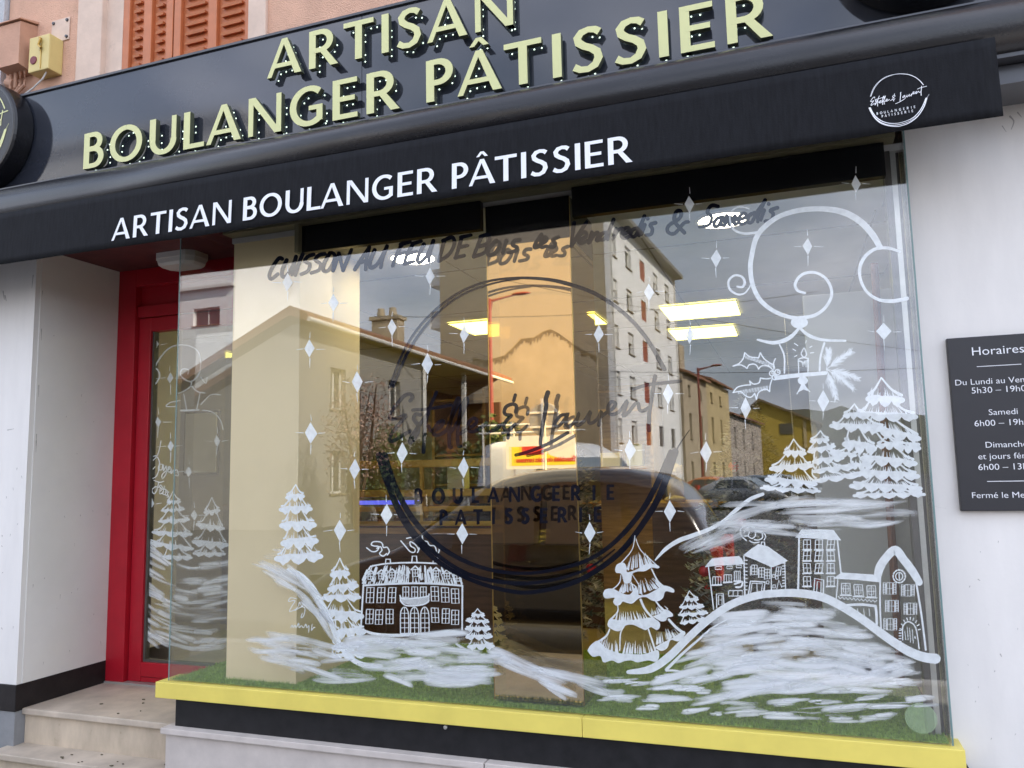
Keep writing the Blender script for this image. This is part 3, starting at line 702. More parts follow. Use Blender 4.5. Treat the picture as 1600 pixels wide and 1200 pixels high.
HX = .774
for s, py, sz in (('Horaires', 553, .047), ('Du Lundi au Vendredi', 599, .0325), ('5h30 – 19h00', 613, .034), ('Samedi', 648, .0325), ('6h00 – 19h00', 665, .034), ('Dimanche', 699, .0325), ('et jours fériés', 717, .0325), ('6h00 – 13h00', 734, .034), ('Fermé le Mercredi', 778, .0325)):
    text_mesh(s, sz, facing(HX, .0712, at(1560, py, .0712)[1]), 'writing', M['white_vinyl'], hb, sx=1.08, bold=-.0002)
m = MB()
for py in (571, 752):
    z = at(1560, py, .0712)[1]; m.box(HX-.075, HX+.075, .0705, .0718, z-.0012, z+.0012)
m.build('rule', M['white_vinyl'], hb)

# ------------------------------------------------------------------ boxes and plaque on the pink wall
mbx = empty('meter_box', (-4.5, .02, 4.2), 'salmon painted cable box with a sloping lid on the pink wall', 'cable box')
m = MB(); m.prism([(WY, 4.53), (-.02, 4.50), (-.02, 4.22), (WY, 4.20)], -4.60, -4.42, 'x'); m.build('box', M['pinkbox'], mbx)
m = MB(); m.prism([(WY, 4.555), (-.035, 4.515), (-.035, 4.508), (WY, 4.54)], -4.625, -4.41, 'x'); m.build('lid', M['pinkbox'], mbx)
m = MB()
for k in range(4):
    x = -4.57+.04*k; m.tube([(x, .05, 4.21), (x-.01, .06, 4.12), (x-.02-.03*k, .07, 4.07), (x-.10-.03*k, .075, 4.02), (x-.1-.04*k, .075, 3.9)], .011, 7)
m.tube([(-4.62, .07, 4.17), (-4.56, .07, 4.15)], .03, 10); m.build('cable', M['pinkbox'], mbx)
yb = empty('key_switch_box', (-4.27, .03, 4.15), 'small pale yellow switch box with a dark red button on the pink wall', 'switch box')
m = MB(); m.box(-4.36, -4.19, .0, WY, 4.15, 4.38, bev=.006); m.build('box', M['yellowbox'], yb)
M['maroon'] = P('maroon', (.18, .02, .03), .5)
m = MB(); m.lathe([(.001, -.006), (.025, -.006), (.027, 0)], (-4.315, .0, 4.225), 20, 'y'); m.build('button', M['maroon'], yb)
m = MB(); m.tube([(-4.265, -.008, 4.36), (-4.25, -.014, 4.34), (-4.265, -.014, 4.31), (-4.245, -.012, 4.29), (-4.255, -.006, 4.27)], .008, 7); m.box(-4.258, -4.252, -.004, .0, 4.16, 4.36); m.build('clasp', M['brass'], yb)
m = MB(); m.tube([(-4.24, .03, 4.15), (-4.27, .03, 4.11), (-4.36, .04, 4.07), (-4.5, .05, 4.03), (-4.7, .06, 4.01), (-5.0, .07, 4.01)], .0055, 6); m.build('cable', M['white'], yb)
m = MB(); m.box(-4.29, -4.14, WY-.008, WY-.001, 4.38, 4.53, bev=.002)
pq = m.build('wall_plaque', M['cream_stone']); tag(pq, 'small blank cream plate with four bolts on the pink wall', 'plate')
m = MB()
for x in (-4.272, -4.158):
    for z in (4.40, 4.51): m.lathe([(.011, 0), (.009, -.008), (.001, -.009)], (x, WY-.0085, z), 8, 'y')
m.build('bolt', M['fascia_trim'], pq)

# ------------------------------------------------------------------ white painting on the inside of the glass
rnd = random.Random(11)
def star(ink, x, y, h=17, wd=9, ang=0):
    c, s_ = math.cos(ang), math.sin(ang)
    f = lambda a, b: (x+a*c-b*s_, y+a*s_+b*c)
    j = lambda: rnd.uniform(-1, 1)
    ink.poly([f(j(), -h+j()), f(wd+j(), j()), f(j(), h+j()), f(-wd+j(), j())])
    ink.stroke([f(j(), -h-3), f(j(), -h-10-rnd.random()*4)], (1.1, .5)); ink.stroke([f(j(), h+1), f(j(), h+12+rnd.random()*5)], (1.5, .6))
    ink.stroke([f(-wd-3, j()), f(-wd-12-rnd.random()*5, j()*1.5)], (1.1, .5)); ink.stroke([f(wd+3, j()), f(wd+12+rnd.random()*5, j()*1.5)], (1.1, .5))
STARS = [(521, 473), (484, 545), (558, 597), (486, 677), (554, 733), (531, 829), (613, 511), (668, 569), (672, 431), (725, 522), (604, 804), (628, 708), (724, 731), (722, 834), (935, 522), (1014, 456), (1044, 615), (984, 703), (1103, 707), (1047, 799), (921, 832), (1119, 404), (1078, 524), (1262, 385), (1337, 287), (1077, 319), (1165, 638), (1286, 627), (449, 441)]
for x, y in STARS:
    ink = Ink(onglass, GB); big = y > 560
    star(ink, x, y, 17 if big else 14, 9 if big else 7.5); ink.build('painted_star', M['paint'], win)
ink = Ink(onglass, GB); star(ink, 1381, 518, 13, 12); ink.build('painted_star', M['paint'], win)

def spruce(ink, apex, tiers, wl=2.2, band=.3, hair=1.0):
    """snow-laden painted fir: every tier has two drooping edge lines, a thick scalloped hem and brush hairs above it"""
    ax, ay = apex; tx, ty = ax, ay
    for k, (xl, yl, xr, yr) in enumerate(tiers):
        wdt = xr-xl; hgt = (yl+yr)/2-ty
        nl, nr = (tx-wdt*.05, ty), (tx+wdt*.05, ty)
        if k == 0: nl = nr = (ax, ay)
        else: nl, nr = (ax-wdt*.17, ty+hgt*.12), (ax+wdt*.17, ty+hgt*.12)
        hb_ = max(5, hgt*band)
        ink.stroke([nl, (nl[0]*.55+xl*.45-wdt*.0, nl[1]+hgt*.52), (xl+wdt*.06, yl-hb_*.55)], (wl*.7, wl*1.6))
        ink.stroke([nr, (nr[0]*.55+xr*.45, nr[1]+hgt*.52), (xr-wdt*.06, yr-hb_*.55)], (wl*.7, wl*1.6))
        n = max(3, int(wdt/20)); low, top = [], []
        ph = rnd.uniform(-.1, .1)
        N = n*6
        for i in range(N+1):
            t = i/N; sag = 4*t*(1-t)
            base = yl+(yr-yl)*t+hgt*.16*sag*(1+ph)
            sc = abs(math.sin(math.pi*n*t))**.6
            low.append((xl+wdt*t, base-hb_*.25+hb_*(.55+.3*rnd.random()*(i % 6 == 3))*sc))
        M_ = 10
        for i in range(M_+1):
            t = i/M_; sag = 4*t*(1-t)
            top.append((xl+wdt*(.03+.94*t), yl+(yr-yl)*t+hgt*.16*sag-hb_*(.30+.55*min(1, sag*1.2)*.8+.10*rnd.random())))
        ink.poly(low+top[::-1])
        ink.ell((xl+hb_*.35, yl-hb_*.05), hb_*.5, hb_*.32, 12); ink.ell((xr-hb_*.35, yr-hb_*.05), hb_*.5, hb_*.32, 12)
        m_ = int(wdt/3.2*hair)
        for i in range(m_):
            t = rnd.uniform(.07, .93); x = xl+wdt*t; sag = 4*t*(1-t); y0 = yl+(yr-yl)*t+hgt*.16*sag-hb_*.6
            ln = hgt*rnd.uniform(.12, .48)*(.55+.45*sag); lean = (ax-x)/max(20, hgt*1.6)
            ink.stroke([(x, y0), (x+lean*ln, y0-ln)], (rnd.uniform(1.2, 2.4), .4), cap=False)
        tx = ax; ty = (yl+yr)/2-hb_*.25
def part(name, fn, mat='paint'):
    ink = Ink(onglass, GB); fn(ink); return ink.build(name, M[mat], win)

# the big fir in front, traced stroke by stroke
A_ = fr(900, 820, 5)
def big(i):
    for p, wd in (((460, 85), (440, 190), (370, 280), (315, 335)), (5, 9)), (((462, 90), (500, 190), (580, 270), (640, 325)), (5, 8)), (((350, 390), (340, 450), (290, 500), (230, 525)), (6, 12)), (((590, 345), (640, 440), (700, 490), (755, 515)), (10, 14)), (((440, 390), (490, 470), (520, 560)), (5, 8)), (((425, 455), (470, 490), (478, 560)), (6, 10)), (((325, 630), (325, 680), (270, 740)), (8, 14)), (((505, 585), (540, 660), (610, 740)), (18, 16)), (((620, 590), (670, 655), (750, 700)), (12, 14)), (((262, 815), (235, 870), (150, 930)), (10, 20)), (((375, 795), (348, 850), (342, 980)), (10, 10)), (((565, 815), (600, 920), (625, 1000)), (12, 16)), (((725, 740), (780, 800), (845, 850)), (18, 22)):
        i.stroke(A_(*p), tuple(q/5 for q in wd))
    for q in ([(305, 350), (320, 310), (370, 295), (395, 330), (400, 370), (470, 350), (540, 310), (600, 305), (650, 325), (640, 340), (590, 335), (540, 362), (480, 365), (440, 385), (430, 440), (405, 458), (375, 450), (355, 385), (315, 375)],
              [(210, 540), (230, 505), (290, 500), (350, 530), (420, 545), (470, 480), (485, 545), (550, 545), (620, 510), (690, 475), (760, 500), (762, 530), (700, 520), (680, 570), (640, 597), (590, 590), (545, 565), (490, 575), (440, 615), (400, 610), (365, 600), (345, 625), (310, 630), (290, 600), (300, 570), (230, 575)],
              [(245, 780), (265, 735), (330, 745), (420, 745), (510, 735), (590, 725), (650, 760), (655, 800), (630, 822), (585, 800), (545, 822), (500, 805), (440, 780), (380, 790), (350, 825), (310, 830), (255, 800)],
              [(600, 715), (660, 690), (700, 660), (750, 690), (755, 715), (715, 725), (700, 750), (660, 752)],
              [(90, 985), (110, 945), (170, 905), (230, 960), (330, 1000), (430, 1010), (530, 1010), (610, 985), (645, 985), (648, 1040), (620, 1070), (570, 1060), (530, 1065), (480, 1075), (430, 1060), (380, 1065), (330, 1080), (280, 1060), (215, 1075), (190, 1025), (130, 1030)],
              [(610, 960), (680, 920), (760, 880), (840, 830), (850, 860), (800, 910), (740, 900), (715, 960), (670, 985), (630, 970)]):
        i.poly(A_(*q), True, 4)
    for x0, x1, y0, y1, ln, tipx, tipy in ((390, 600, 350, 300, 120, 470, 60), (330, 470, 530, 500, 90, 400, 330), (480, 690, 540, 470, 110, 500, 330), (300, 590, 745, 735, 75, 380, 400), (590, 720, 700, 660, 60, 560, 500), (170, 330, 960, 1000, 110, 300, 700), (360, 610, 1000, 1000, 110, 470, 600), (620, 800, 940, 850, 90, 640, 650)):
        for k in range(int((x1-x0)/6.5)):
            t = rnd.random(); x, y = x0+(x1-x0)*t, y0+(y1-y0)*t+rnd.uniform(0, 14); l_ = ln*rnd.uniform(.35, 1); d = math.hypot(tipx-x, tipy-y)
            i.stroke(A_((x, y), (x+(tipx-x)/d*l_, y+(tipy-y)/d*l_)), (rnd.uniform(1.2, 2.2), .4), cap=False)
part('painted_spruce', big)
TREES = [((462+0, 757), [(447, 778, 475, 776), (437, 797, 487, 796), (438, 822, 493, 821), (440, 850, 496, 846), (430, 874, 503, 870)], 1.8),
 ((531, 872), [(517, 899, 545, 897), (513, 921, 559, 916), (503, 935, 563, 934), (500, 960, 567, 964), (526, 990, 570, 988), (519, 1012, 574, 1010), (517, 1026, 574, 1024)], 1.8),
 ((746, 951), [(737, 962, 757, 962), (728, 970, 764, 972), (727, 983, 766, 983), (728, 996, 769, 995), (731, 1011, 772, 1010)], 1.4),
 ((1077, 923), [(1070, 937, 1091, 937), (1062, 949, 1100, 948), (1060, 961, 1106, 958), (1063, 974, 1102, 968)], 1.3),
 ((1240, 686), [(1225, 708, 1259, 709), (1203, 733, 1270, 728), (1196, 750, 1276, 757), (1188, 763, 1282, 768)], 2),
 ((1282, 673), [(1266, 690, 1295, 688), (1262, 706, 1305, 698), (1270, 722, 1318, 716), (1270, 737, 1336, 730), (1270, 752, 1345, 743)], 2),
 ((1335, 631), [(1318, 650, 1350, 648), (1297, 666, 1384, 670), (1318, 695, 1368, 702), (1296, 708, 1338, 712), (1330, 728, 1362, 730)], 2.4),
 ((1377, 590), [(1354, 624, 1412, 626), (1336, 648, 1433, 652), (1352, 668, 1438, 686), (1400, 700, 1438, 701)], 2.8),
 ((1385, 680), [(1370, 697, 1409, 698), (1345, 717, 1432, 725), (1342, 740, 1436, 745), (1328, 760, 1440, 764), (1333, 775, 1446, 773)], 2.4)]
for ap, tr, wl in TREES: part('painted_spruce', lambda i: spruce(i, ap, tr, wl*1.15, .52 if len(tr) > 4 else .44, 1.2))

# manor house
Fz = fr(540, 800, 4.615)
def win_(i, f, x, y, w_, h_, nx=2, ny=3, lw=1.5, sk=None):
    sk = rnd.uniform(-4, 4) if sk is None else sk
    a, b, c, d = (x-w_/2+sk, y-h_/2), (x+w_/2+sk, y-h_/2-sk*.3), (x+w_/2-sk, y+h_/2), (x-w_/2-sk, y+h_/2)
    i.stroke(f(a, b, c, d, a), lw, lin=True)
    for k in range(1, nx): t = k/nx; i.stroke(f((a[0]+(b[0]-a[0])*t, a[1]), (d[0]+(c[0]-d[0])*t, d[1])), lw*.7)
    for k in range(1, ny): t = k/ny; i.stroke(f((a[0]+(d[0]-a[0])*t, a[1]+(d[1]-a[1])*t), (b[0]+(c[0]-b[0])*t, b[1]+(c[1]-b[1])*t)), lw*.6)
def manor(i):
    S_ = lambda pts, wd, **k: i.stroke(Fz(*pts), wd, **k)
    S_([(128, 532), (110, 840)], 2.6); S_([(842, 530), (840, 865)], 2.6); S_([(128, 530), (300, 520), (500, 514), (700, 520), (842, 532)], 3)
    S_([(130, 525), (150, 440), (180, 392)], 2); S_([(180, 392), (300, 372), (500, 365), (700, 374)], 2.4); S_([(700, 374), (790, 430), (825, 462), (838, 526)], 2)
    DM = [(180, 465), (258, 462), (335, 455), (502, 440), (652, 445), (730, 462), (802, 478)]
    for k in range(330):
        x = rnd.uniform(140, 830); tl = 380+max(0, 190-x)*.9+max(0, x-690)*.66; y = rnd.uniform(tl, 505); l_ = min(rnd.uniform(20, 85), 518-y)
        if any(abs(x-a) < 24 and abs(y+l_/2-b) < 38 for a, b in DM): continue
        lean = (x-490)/360*.45
        S_([(x, y), (x+lean*l_, y+l_)], (rnd.uniform(.6, 1.3), rnd.uniform(1.2, 2.6)), cap=False)
    for a, b in DM:
        h = 52 if a == 502 else 42; w_ = 38
        win_(i, Fz, a, b, w_, h, 2, 2, 1.7, 0); S_([(a-30, b-h/2+2), (a, b-h/2-24), (a+30, b-h/2+2)], 2.6, lin=True)
    for x in (177, 255, 334): win_(i, Fz, x, 600, 52, 110, 2, 3, 1.6, 3)
    for x in (434, 498, 560): win_(i, Fz, x, 577, 42, 74, 2, 2, 1.6, 0)
    for x, y in ((643, 590), (718, 598), (790, 606)): win_(i, Fz, x, y, 52, 104, 2, 3, 1.6, -2)
    for x, y in ((173, 754), (241, 758), (317, 754), (645, 744), (722, 750), (790, 760)): win_(i, Fz, x, y, 50, 104, 2, 3, 1.6)
    for x in (424, 496, 570):
        S_([(x-28, 872), (x-28, 740), (x-18, 700), (x, 686), (x+18, 700), (x+30, 745), (x+32, 872)], 1.7)
        S_([(x, 690), (x+2, 870)], 1.1)
        for y in (730, 765, 800, 835): S_([(x-28, y), (x+30, y)], 1)
    S_([(392, 602), (410, 625), (500, 622), (590, 608), (602, 592)], 2.2); S_([(395, 640), (430, 672), (500, 676), (570, 664), (600, 640)], 2.2); S_([(392, 602), (395, 640)], 1.6); S_([(600, 594), (600, 640)], 1.6)
    for k in range(34): x = 400+k*6; S_([(x, 622-abs(k-17)*.5), (x, 672-abs(k-17)**2*.08)], .9)
    for x, t, b in ((305, 340, 372), (495, 318, 364), (648, 330, 368)): S_([(x-18, b), (x-14, t), (x+16, t), (x+20, b)], 1.9, lin=True)
part('painted_manor', manor)
def smoke(i):
    for p in (((152, 258), (190, 285), (225, 280), (240, 250), (205, 245), (185, 235), (200, 215), (245, 215), (265, 230), (272, 255), (300, 255), (315, 285), (300, 310)), ((225, 262), (250, 250), (262, 275), (245, 300), (270, 318), (295, 300)), ((398, 208), (430, 245), (465, 285), (495, 290), (500, 265), (470, 245), (465, 215), (490, 225), (515, 250), (525, 275), (518, 292)), ((440, 190), (480, 185), (505, 215), (528, 235), (530, 270)), ((552, 172), (560, 205), (590, 215), (605, 240), (640, 245), (655, 280), (655, 302)), ((662, 228), (675, 270), (668, 300))):
        i.stroke(Fz(*p), 1.9)
part('painted_smoke', smoke)

# village houses on the hill
H_ = fr(1080, 800, 4)
def shut_win(i, x, y, w_, h_):
    win_(i, H_, x, y, w_*.42, h_, 2, 2, 1.2, 0)
    for s_ in (-1, 1):
        xx = x+s_*w_*.38; i.stroke(H_((xx-8, y-h_/2), (xx+8, y-h_/2), (xx+8, y+h_/2), (xx-8, y+h_/2), (xx-8, y-h_/2)), 1.2, lin=True)
        for k in range(1, 7): yy = y-h_/2+h_*k/7; i.stroke(H_((xx-8, yy), (xx+8, yy)), .8)
def house1(i):
    i.poly(H_((85, 345), (105, 318), (130, 290), (215, 280), (300, 275), (318, 295), (330, 325), (250, 332), (160, 335)))
    i.stroke(H_((108, 345), (125, 480), (140, 608)), 1.8); i.stroke(H_((330, 320), (334, 520)), 1.6)
    for x, y, a, b in ((170, 350, 40, 18), (240, 346, 34, 16), (298, 340, 32, 16)): win_(i, H_, x, y, a, b, 1, 1, 1.5, 0)
    for x, y, a, b in ((160, 430, 52, 50), (228, 415, 46, 46), (288, 400, 36, 60)):
        win_(i, H_, x, y, a, b, 3, 1, 1.5, 0); i.stroke(H_((x-a*.55, y+b*.55), (x+a*.55, y+b*.5)), 2.6)
    i.stroke(H_((272, 450), (318, 436), (312, 466), (280, 470)), 3)
    win_(i, H_, 277, 508, 88, 34, 3, 1, 1.6, 0); i.stroke(H_((160, 600), (158, 512), (200, 510), (205, 580)), 1.8, lin=True); win_(i, H_, 182, 550, 22, 60, 1, 2, 1.2, 0)
def house2(i):
    i.poly(H_((325, 270), (372, 232), (420, 200), (480, 215), (605, 305), (560, 325), (512, 345), (495, 342), (400, 300)))
    i.stroke(H_((436, 212), (440, 188), (458, 188), (460, 215)), 2, lin=True)
    i.stroke(H_((330, 275), (333, 400), (337, 520)), 1.8); i.stroke(H_((500, 342), (501, 488)), 1.6); i.stroke(H_((584, 312), (590, 478)), 1.6)
    for k in range(9): y = 300+k*23; i.stroke(H_((330, y), (350, y+2)), 1.5); i.stroke(H_((570, 320+k*18), (588, 318+k*18)), 1.5)
    for x, y in ((395, 362), (440, 378), (475, 388)): win_(i, H_, x, y, 34, 60, 2, 3, 1.5, 0)
    for x in (370, 420, 458): i.stroke(H_((x, 340+(x-370)*.3), (x, 395+(x-370)*.3)), 1.2)
    win_(i, H_, 545, 370, 30, 52, 2, 2, 1.5, 3)
    i.stroke(H_((358, 510), (370, 432), (462, 438), (455, 490)), 2.4, lin=True); i.stroke(H_((372, 505), (380, 445), (445, 448), (440, 492)), 1.4, lin=True); i.stroke(H_((410, 445), (412, 498)), 1.4)
    for x, y in ((478, 440), (515, 400), (535, 410), (518, 465)): win_(i, H_, x, y, 16, 18, 1, 1, 1.4, 0)
    i.stroke(H_((535, 480), (548, 425), (566, 470)), 1.5, lin=True)
def house3(i):
    i.poly(H_((650, 160), (690, 110), (790, 108), (890, 112), (938, 178), (800, 168)))
    i.stroke(H_((674, 165), (672, 330), (668, 490)), 3); i.stroke(H_((914, 178), (925, 280), (936, 380)), 2.4)
    for x in (724, 798, 872):
        for y in (203, 273, 350, 432):
            if x == 798 and y == 432: continue
            win_(i, H_, x, y, 44, 58, 2, 2, 1.6); i.stroke(H_((x-26, y+34), (x+26, y+33)), 2.4)
    i.stroke(H_((766, 500), (772, 415), (828, 425), (826, 508)), 2, lin=True); i.stroke(H_((784, 505), (788, 435), (812, 438), (810, 505)), 1.4, lin=True)
def house4(i):
    i.poly(H_((885, 416), (940, 378), (1050, 385), (1178, 394), (1180, 440), (1040, 425)))
    i.stroke(H_((916, 420), (912, 480), (906, 545)), 1.8)
    for x, y in ((966, 480), (1046, 488), (1126, 495)): win_(i, H_, x, y, 54, 68, 2, 2, 1.5); win_(i, H_, x, y, 30, 40, 1, 1, 1, 0); i.stroke(H_((x-34, y+40), (x+34, y+42)), 2)
    i.stroke(H_(*[(920+12*k, 528+(k % 2)*14+k*1.2) for k in range(21)]), 1.5, lin=True)
    i.stroke(H_((975, 582), (1060, 578), (1152, 588)), 4); i.stroke(H_((1152, 588), (1158, 640), (1160, 700)), 4)
    for x in (1040, 1078, 1112): i.stroke(H_((x, 605), (x+4, 650)), 1.1)
def house5(i):
    i.stroke(H_((1166, 395), (1180, 345), (1215, 290), (1275, 238), (1330, 300), (1380, 365), (1426, 440)), (12, 14, 13, 14, 13, 13, 11))
    i.stroke(H_((1182, 400), (1180, 560), (1186, 725)), 2.6); i.stroke(H_((1406, 440), (1440, 650), (1466, 862)), 3)
    i.ring(H_((1300, 402))[0], 5.5, 6, 1.6); i.stroke(H_((1300, 385), (1300, 418)), 1.6)
    for k in range(12): a = k*math.pi/6; i.stroke(H_((1300+38*math.cos(a-.15), 402+40*math.sin(a-.15)), (1300+38*math.cos(a+.15), 402+40*math.sin(a+.15))), 2.2)
    for x, y in ((1240, 478), (1354, 490), (1254, 588), (1370, 605), (1244, 702)): shut_win(i, x, y, 84, 72)
    i.stroke(H_((1322, 800), (1322, 720), (1345, 690), (1372, 690), (1405, 730), (1425, 855)), 1.8)
    for k in range(9): a = R(195+k*19); i.stroke(H_((1368+52*math.cos(a), 755+82*math.sin(a)), (1368+66*math.cos(a), 755+98*math.sin(a))), 1.6)
    for k in range(7): y = 740+k*17; i.stroke(H_((1300, y), (1312, y)), 1.6)
    for x, a, b in ((1335, 745, 800), (1350, 720, 800), (1365, 725, 815), (1382, 735, 820)): i.stroke(H_((x, a), (x+6, b)), 1)
    i.stroke(H_((1398, 780), (1400, 790)), 2)
for f in (house1, house2, house3, house4, house5): part('painted_house', f)
part('painted_smoke', lambda i: [i.stroke(H_(*p), 1.9) for p in (((345, 178), (315, 150), (308, 110), (330, 90), (352, 100), (365, 90), (395, 98), (402, 115), (440, 118), (465, 150), (455, 175)), ((330, 130), (345, 105), (362, 125), (358, 150), (380, 165), (400, 150), (405, 125), (440, 130), (445, 160), (420, 175), (395, 172)), ((358, 150), (335, 150)), ((365, 180), (390, 192), (425, 188)))])

# ridges and hills
G5 = fr(960, 900, 3.077)
def hill(i):
    i.stroke(G5((66, 462), (170, 448), (258, 392), (350, 302), (450, 212), (560, 138), (680, 95), (800, 82), (900, 84), (1000, 102), (1100, 150), (1200, 214), (1300, 288), (1400, 354), (1480, 388), (1545, 398)), (6, 12, 13, 12, 12, 12, 12, 12, 13, 13, 13, 13, 13, 14, 15, 16))
    i.stroke(G5((250, 450), (320, 380), (400, 310), (470, 250), (540, 210)), (5, 2))
part('painted_hill', hill)
def ridge(i):
    i.stroke([(1024, 875), (1040, 858), (1060, 845), (1082, 837), (1108, 827), (1130, 815), (1150, 797), (1172, 780), (1192, 772)], (2, 6, 7, 7, 6, 6, 6, 6, 5))
part('painted_hill', ridge)
E3 = fr(400, 740, 3.529)
part('painted_hill', lambda i: [i.stroke(E3((180, 530), (240, 560), (300, 620), (350, 700), (395, 780), (440, 890), (475, 965), (540, 1030), (610, 1058), (690, 1062)), (6, 10, 11, 10, 9, 8, 8, 8, 8, 6)), i.stroke(E3((600, 868), (660, 885), (760, 892), (850, 888)), (4, 5)), i.stroke([(627, 991), (674, 990), (700, 986), (724, 989), (735, 998)], (4, 3.5)), i.stroke(E3((400, 812), (450, 805), (500, 815)), (3, 2))])

def smears(lst, cover=.5):
    ink = Ink(onglass, GB)
    for p, wd, c in lst: ink.stroke(p, wd*1.3, 5, cap=False, cover=c)
    o = ink.build('painted_snow', M['smear'], win); return o
def field(poly, n, ang, ln, wd, cov, curve=0):
    """loose horizontal brush dabs spread over an area (photo pixels)"""
    xs = [p[0] for p in poly]; ys = [p[1] for p in poly]; o = []
    def inside(x, y):
        c = False; j = len(poly)-1
        for i in range(len(poly)):
            a, b = poly[i], poly[j]
            if (a[1] > y) != (b[1] > y) and x < (b[0]-a[0])*(y-a[1])/(b[1]-a[1]+1e-9)+a[0]: c = not c
            j = i
        return c
    while len(o) < n:
        x, y = rnd.uniform(min(xs), max(xs)), rnd.uniform(min(ys), max(ys))
        if not inside(x, y): continue
        a = R(ang(x, y) if callable(ang) else ang+rnd.uniform(-5, 5)); l_ = rnd.uniform(*ln)/2; w_ = rnd.uniform(*wd); bend = rnd.uniform(-.08, .08)*l_+curve
        ca, sa = math.cos(a), math.sin(a)
        o.append(([(x-ca*l_, y-sa*l_), (x-sa*bend, y+ca*bend), (x+ca*l_, y+sa*l_)], w_, rnd.uniform(*cov)))
    return o
# right hill, foreground strip, slopes, left slope
smears(field(G5((260, 470), (400, 330), (560, 200), (700, 140), (900, 130), (1010, 170), (1120, 300), (1250, 380), (1200, 470), (900, 480), (600, 520), (400, 500)), 95, lambda x, y: (x-1225)*.10+rnd.uniform(-6, 4), (45, 120), (9, 20), (-.05, .75)))
smears(field(G5((960, 160), (1050, 200), (1220, 320), (1350, 420), (1330, 480), (1000, 480)), 26, lambda x, y: 14+rnd.uniform(-14, 4), (60, 130), (12, 24), (-.35, .25)))
smears(field(G5((440, 590), (600, 530), (900, 460), (1200, 430), (1340, 480), (1000, 520), (860, 580), (560, 600)), 34, lambda x, y: -9+rnd.uniform(-5, 5), (70, 150), (11, 20), (.1, .8)))
DAB = [(30, 500, 120, 20), (20, 590, 140, 30), (120, 520, 100, 18), (270, 528, 130, 26), (390, 548, 110, 22), (160, 634, 90, 24), (240, 595, 190, 34), (390, 652, 100, 22), (495, 660, 50, 18), (600, 610, 150, 26), (660, 650, 190, 32), (850, 605, 140, 26), (860, 665, 200, 30), (960, 608, 40, 18), (1030, 602, 100, 20), (1080, 640, 240, 28), (1080, 685, 130, 26), (1250, 585, 120, 24), (1290, 625, 190, 24), (1260, 680, 150, 36), (1280, 398, 110, 30), (1375, 415, 100, 30), (1420, 470, 90, 22), (1410, 515, 100, 26), (1470, 600, 110, 34), (1220, 540, 200, 28), (1060, 560, 180, 26), (1290, 505, 150, 24), (330, 470, 150, 24), (250, 490, 90, 20)]
def dabs():
    o = []
    for x, y, l_, h in DAB:
        tilt = rnd.uniform(-.10, .04)
        for k in range(rnd.choice((5, 6, 8))):
            ll = l_*rnd.uniform(.6, 1.5); xx = x+rnd.uniform(-.35, .35)*l_; yy = y+rnd.uniform(-.55, .55)*h; b_ = rnd.uniform(-5, 5)
            o.append((G5((xx-ll/2, yy-tilt*ll/2), (xx-ll*.1, yy+b_), (xx+ll/2, yy+tilt*ll/2+rnd.uniform(-3, 3))), h*rnd.uniform(.4, 1.0)/3.077, rnd.uniform(-.15, .6)))
    smears(o)
dabs()
smears(field([(1060, 850), (1150, 815), (1180, 785), (1440, 785), (1440, 800), (1250, 830), (1130, 850)], 34, lambda x, y: (-22 if x < 1150 else 1)+rnd.uniform(-4, 5), (60, 150), (9, 20), (-.4, .35)))
smears([([(1050, 868), (1090, 850), (1140, 838), (1190, 800)], 12, .1), ([(1110, 835), (1160, 805), (1240, 785), (1330, 780)], 16, .55), ([(1180, 790), (1280, 785), (1420, 790)], 14, .4), ([(1200, 800), (1300, 796), (1435, 783)], 10, .5), ([(1290, 815), (1360, 822), (1420, 812)], 10, .2)])
smears(field(E3((30, 900), (180, 880), (340, 930), (520, 1050), (640, 1130), (500, 1140), (230, 1080), (60, 1040)), 44, lambda x, y: 10+rnd.uniform(-12, 10), (50, 120), (9, 18), (-.45, .45)))
smears(field(E3((40, 520), (190, 520), (300, 620), (380, 770), (420, 880), (250, 690), (100, 590)), 40, lambda x, y: 22+(x-420)*.35+rnd.uniform(-6, 6), (40, 90), (8, 15), (-.45, .35)))
smears(field(E3((60, 380), (180, 380), (170, 470), (70, 480)), 10, lambda x, y: rnd.uniform(-10, 10), (30, 50), (9, 16), (-.5, -.1)))
C8 = fr(400, 960, 2.857)
smears(field(C8((480, 100), (640, 95), (880, 90), (960, 150), (1040, 180), (1000, 300), (720, 300), (560, 250), (500, 190)), 74, lambda x, y: 2+rnd.uniform(-7, 7), (50, 130), (9, 17), (-.35, .6)))
smears([(C8(*p), wd, c) for p, wd, c in (([(230, 285), (330, 300), (560, 285)], 8, .6), ([(560, 265), (640, 290), (710, 320)], 10, .7), ([(730, 285), (860, 300), (1020, 295)], 16, .85), ([(190, 262), (245, 260)], 9, .5), ([(700, 230), (780, 250), (850, 240)], 10, .5), ([(860, 270), (950, 275), (1030, 285)], 14, .7), ([(880, 120), (930, 155), (1000, 185)], 5, .8))])
smears([(C8(*p), wd, c) for p, wd, c in (([(1030, 155), (1100, 180), (1200, 225), (1290, 265)], 20, .7), ([(1050, 175), (1150, 225), (1260, 270), (1400, 320)], 18, .6), ([(1200, 225), (1300, 255), (1440, 290), (1600, 330)], 17, .6), ([(1250, 280), (1330, 320), (1450, 370)], 14, .5), ([(1280, 300), (1340, 345), (1400, 385)], 9, .4), ([(1060, 205), (1150, 215), (1210, 240)], 6, .5), ([(980, 205), (1040, 190), (1080, 175)], 6, .5), ([(1180, 300), (1240, 305)], 5, .6), ([(1400, 300), (1500, 340), (1590, 370)], 13, .35), ([(1480, 280), (1560, 285), (1620, 300)], 12, .35), ([(1500, 330), (1590, 350), (1660, 340)], 12, .4))])

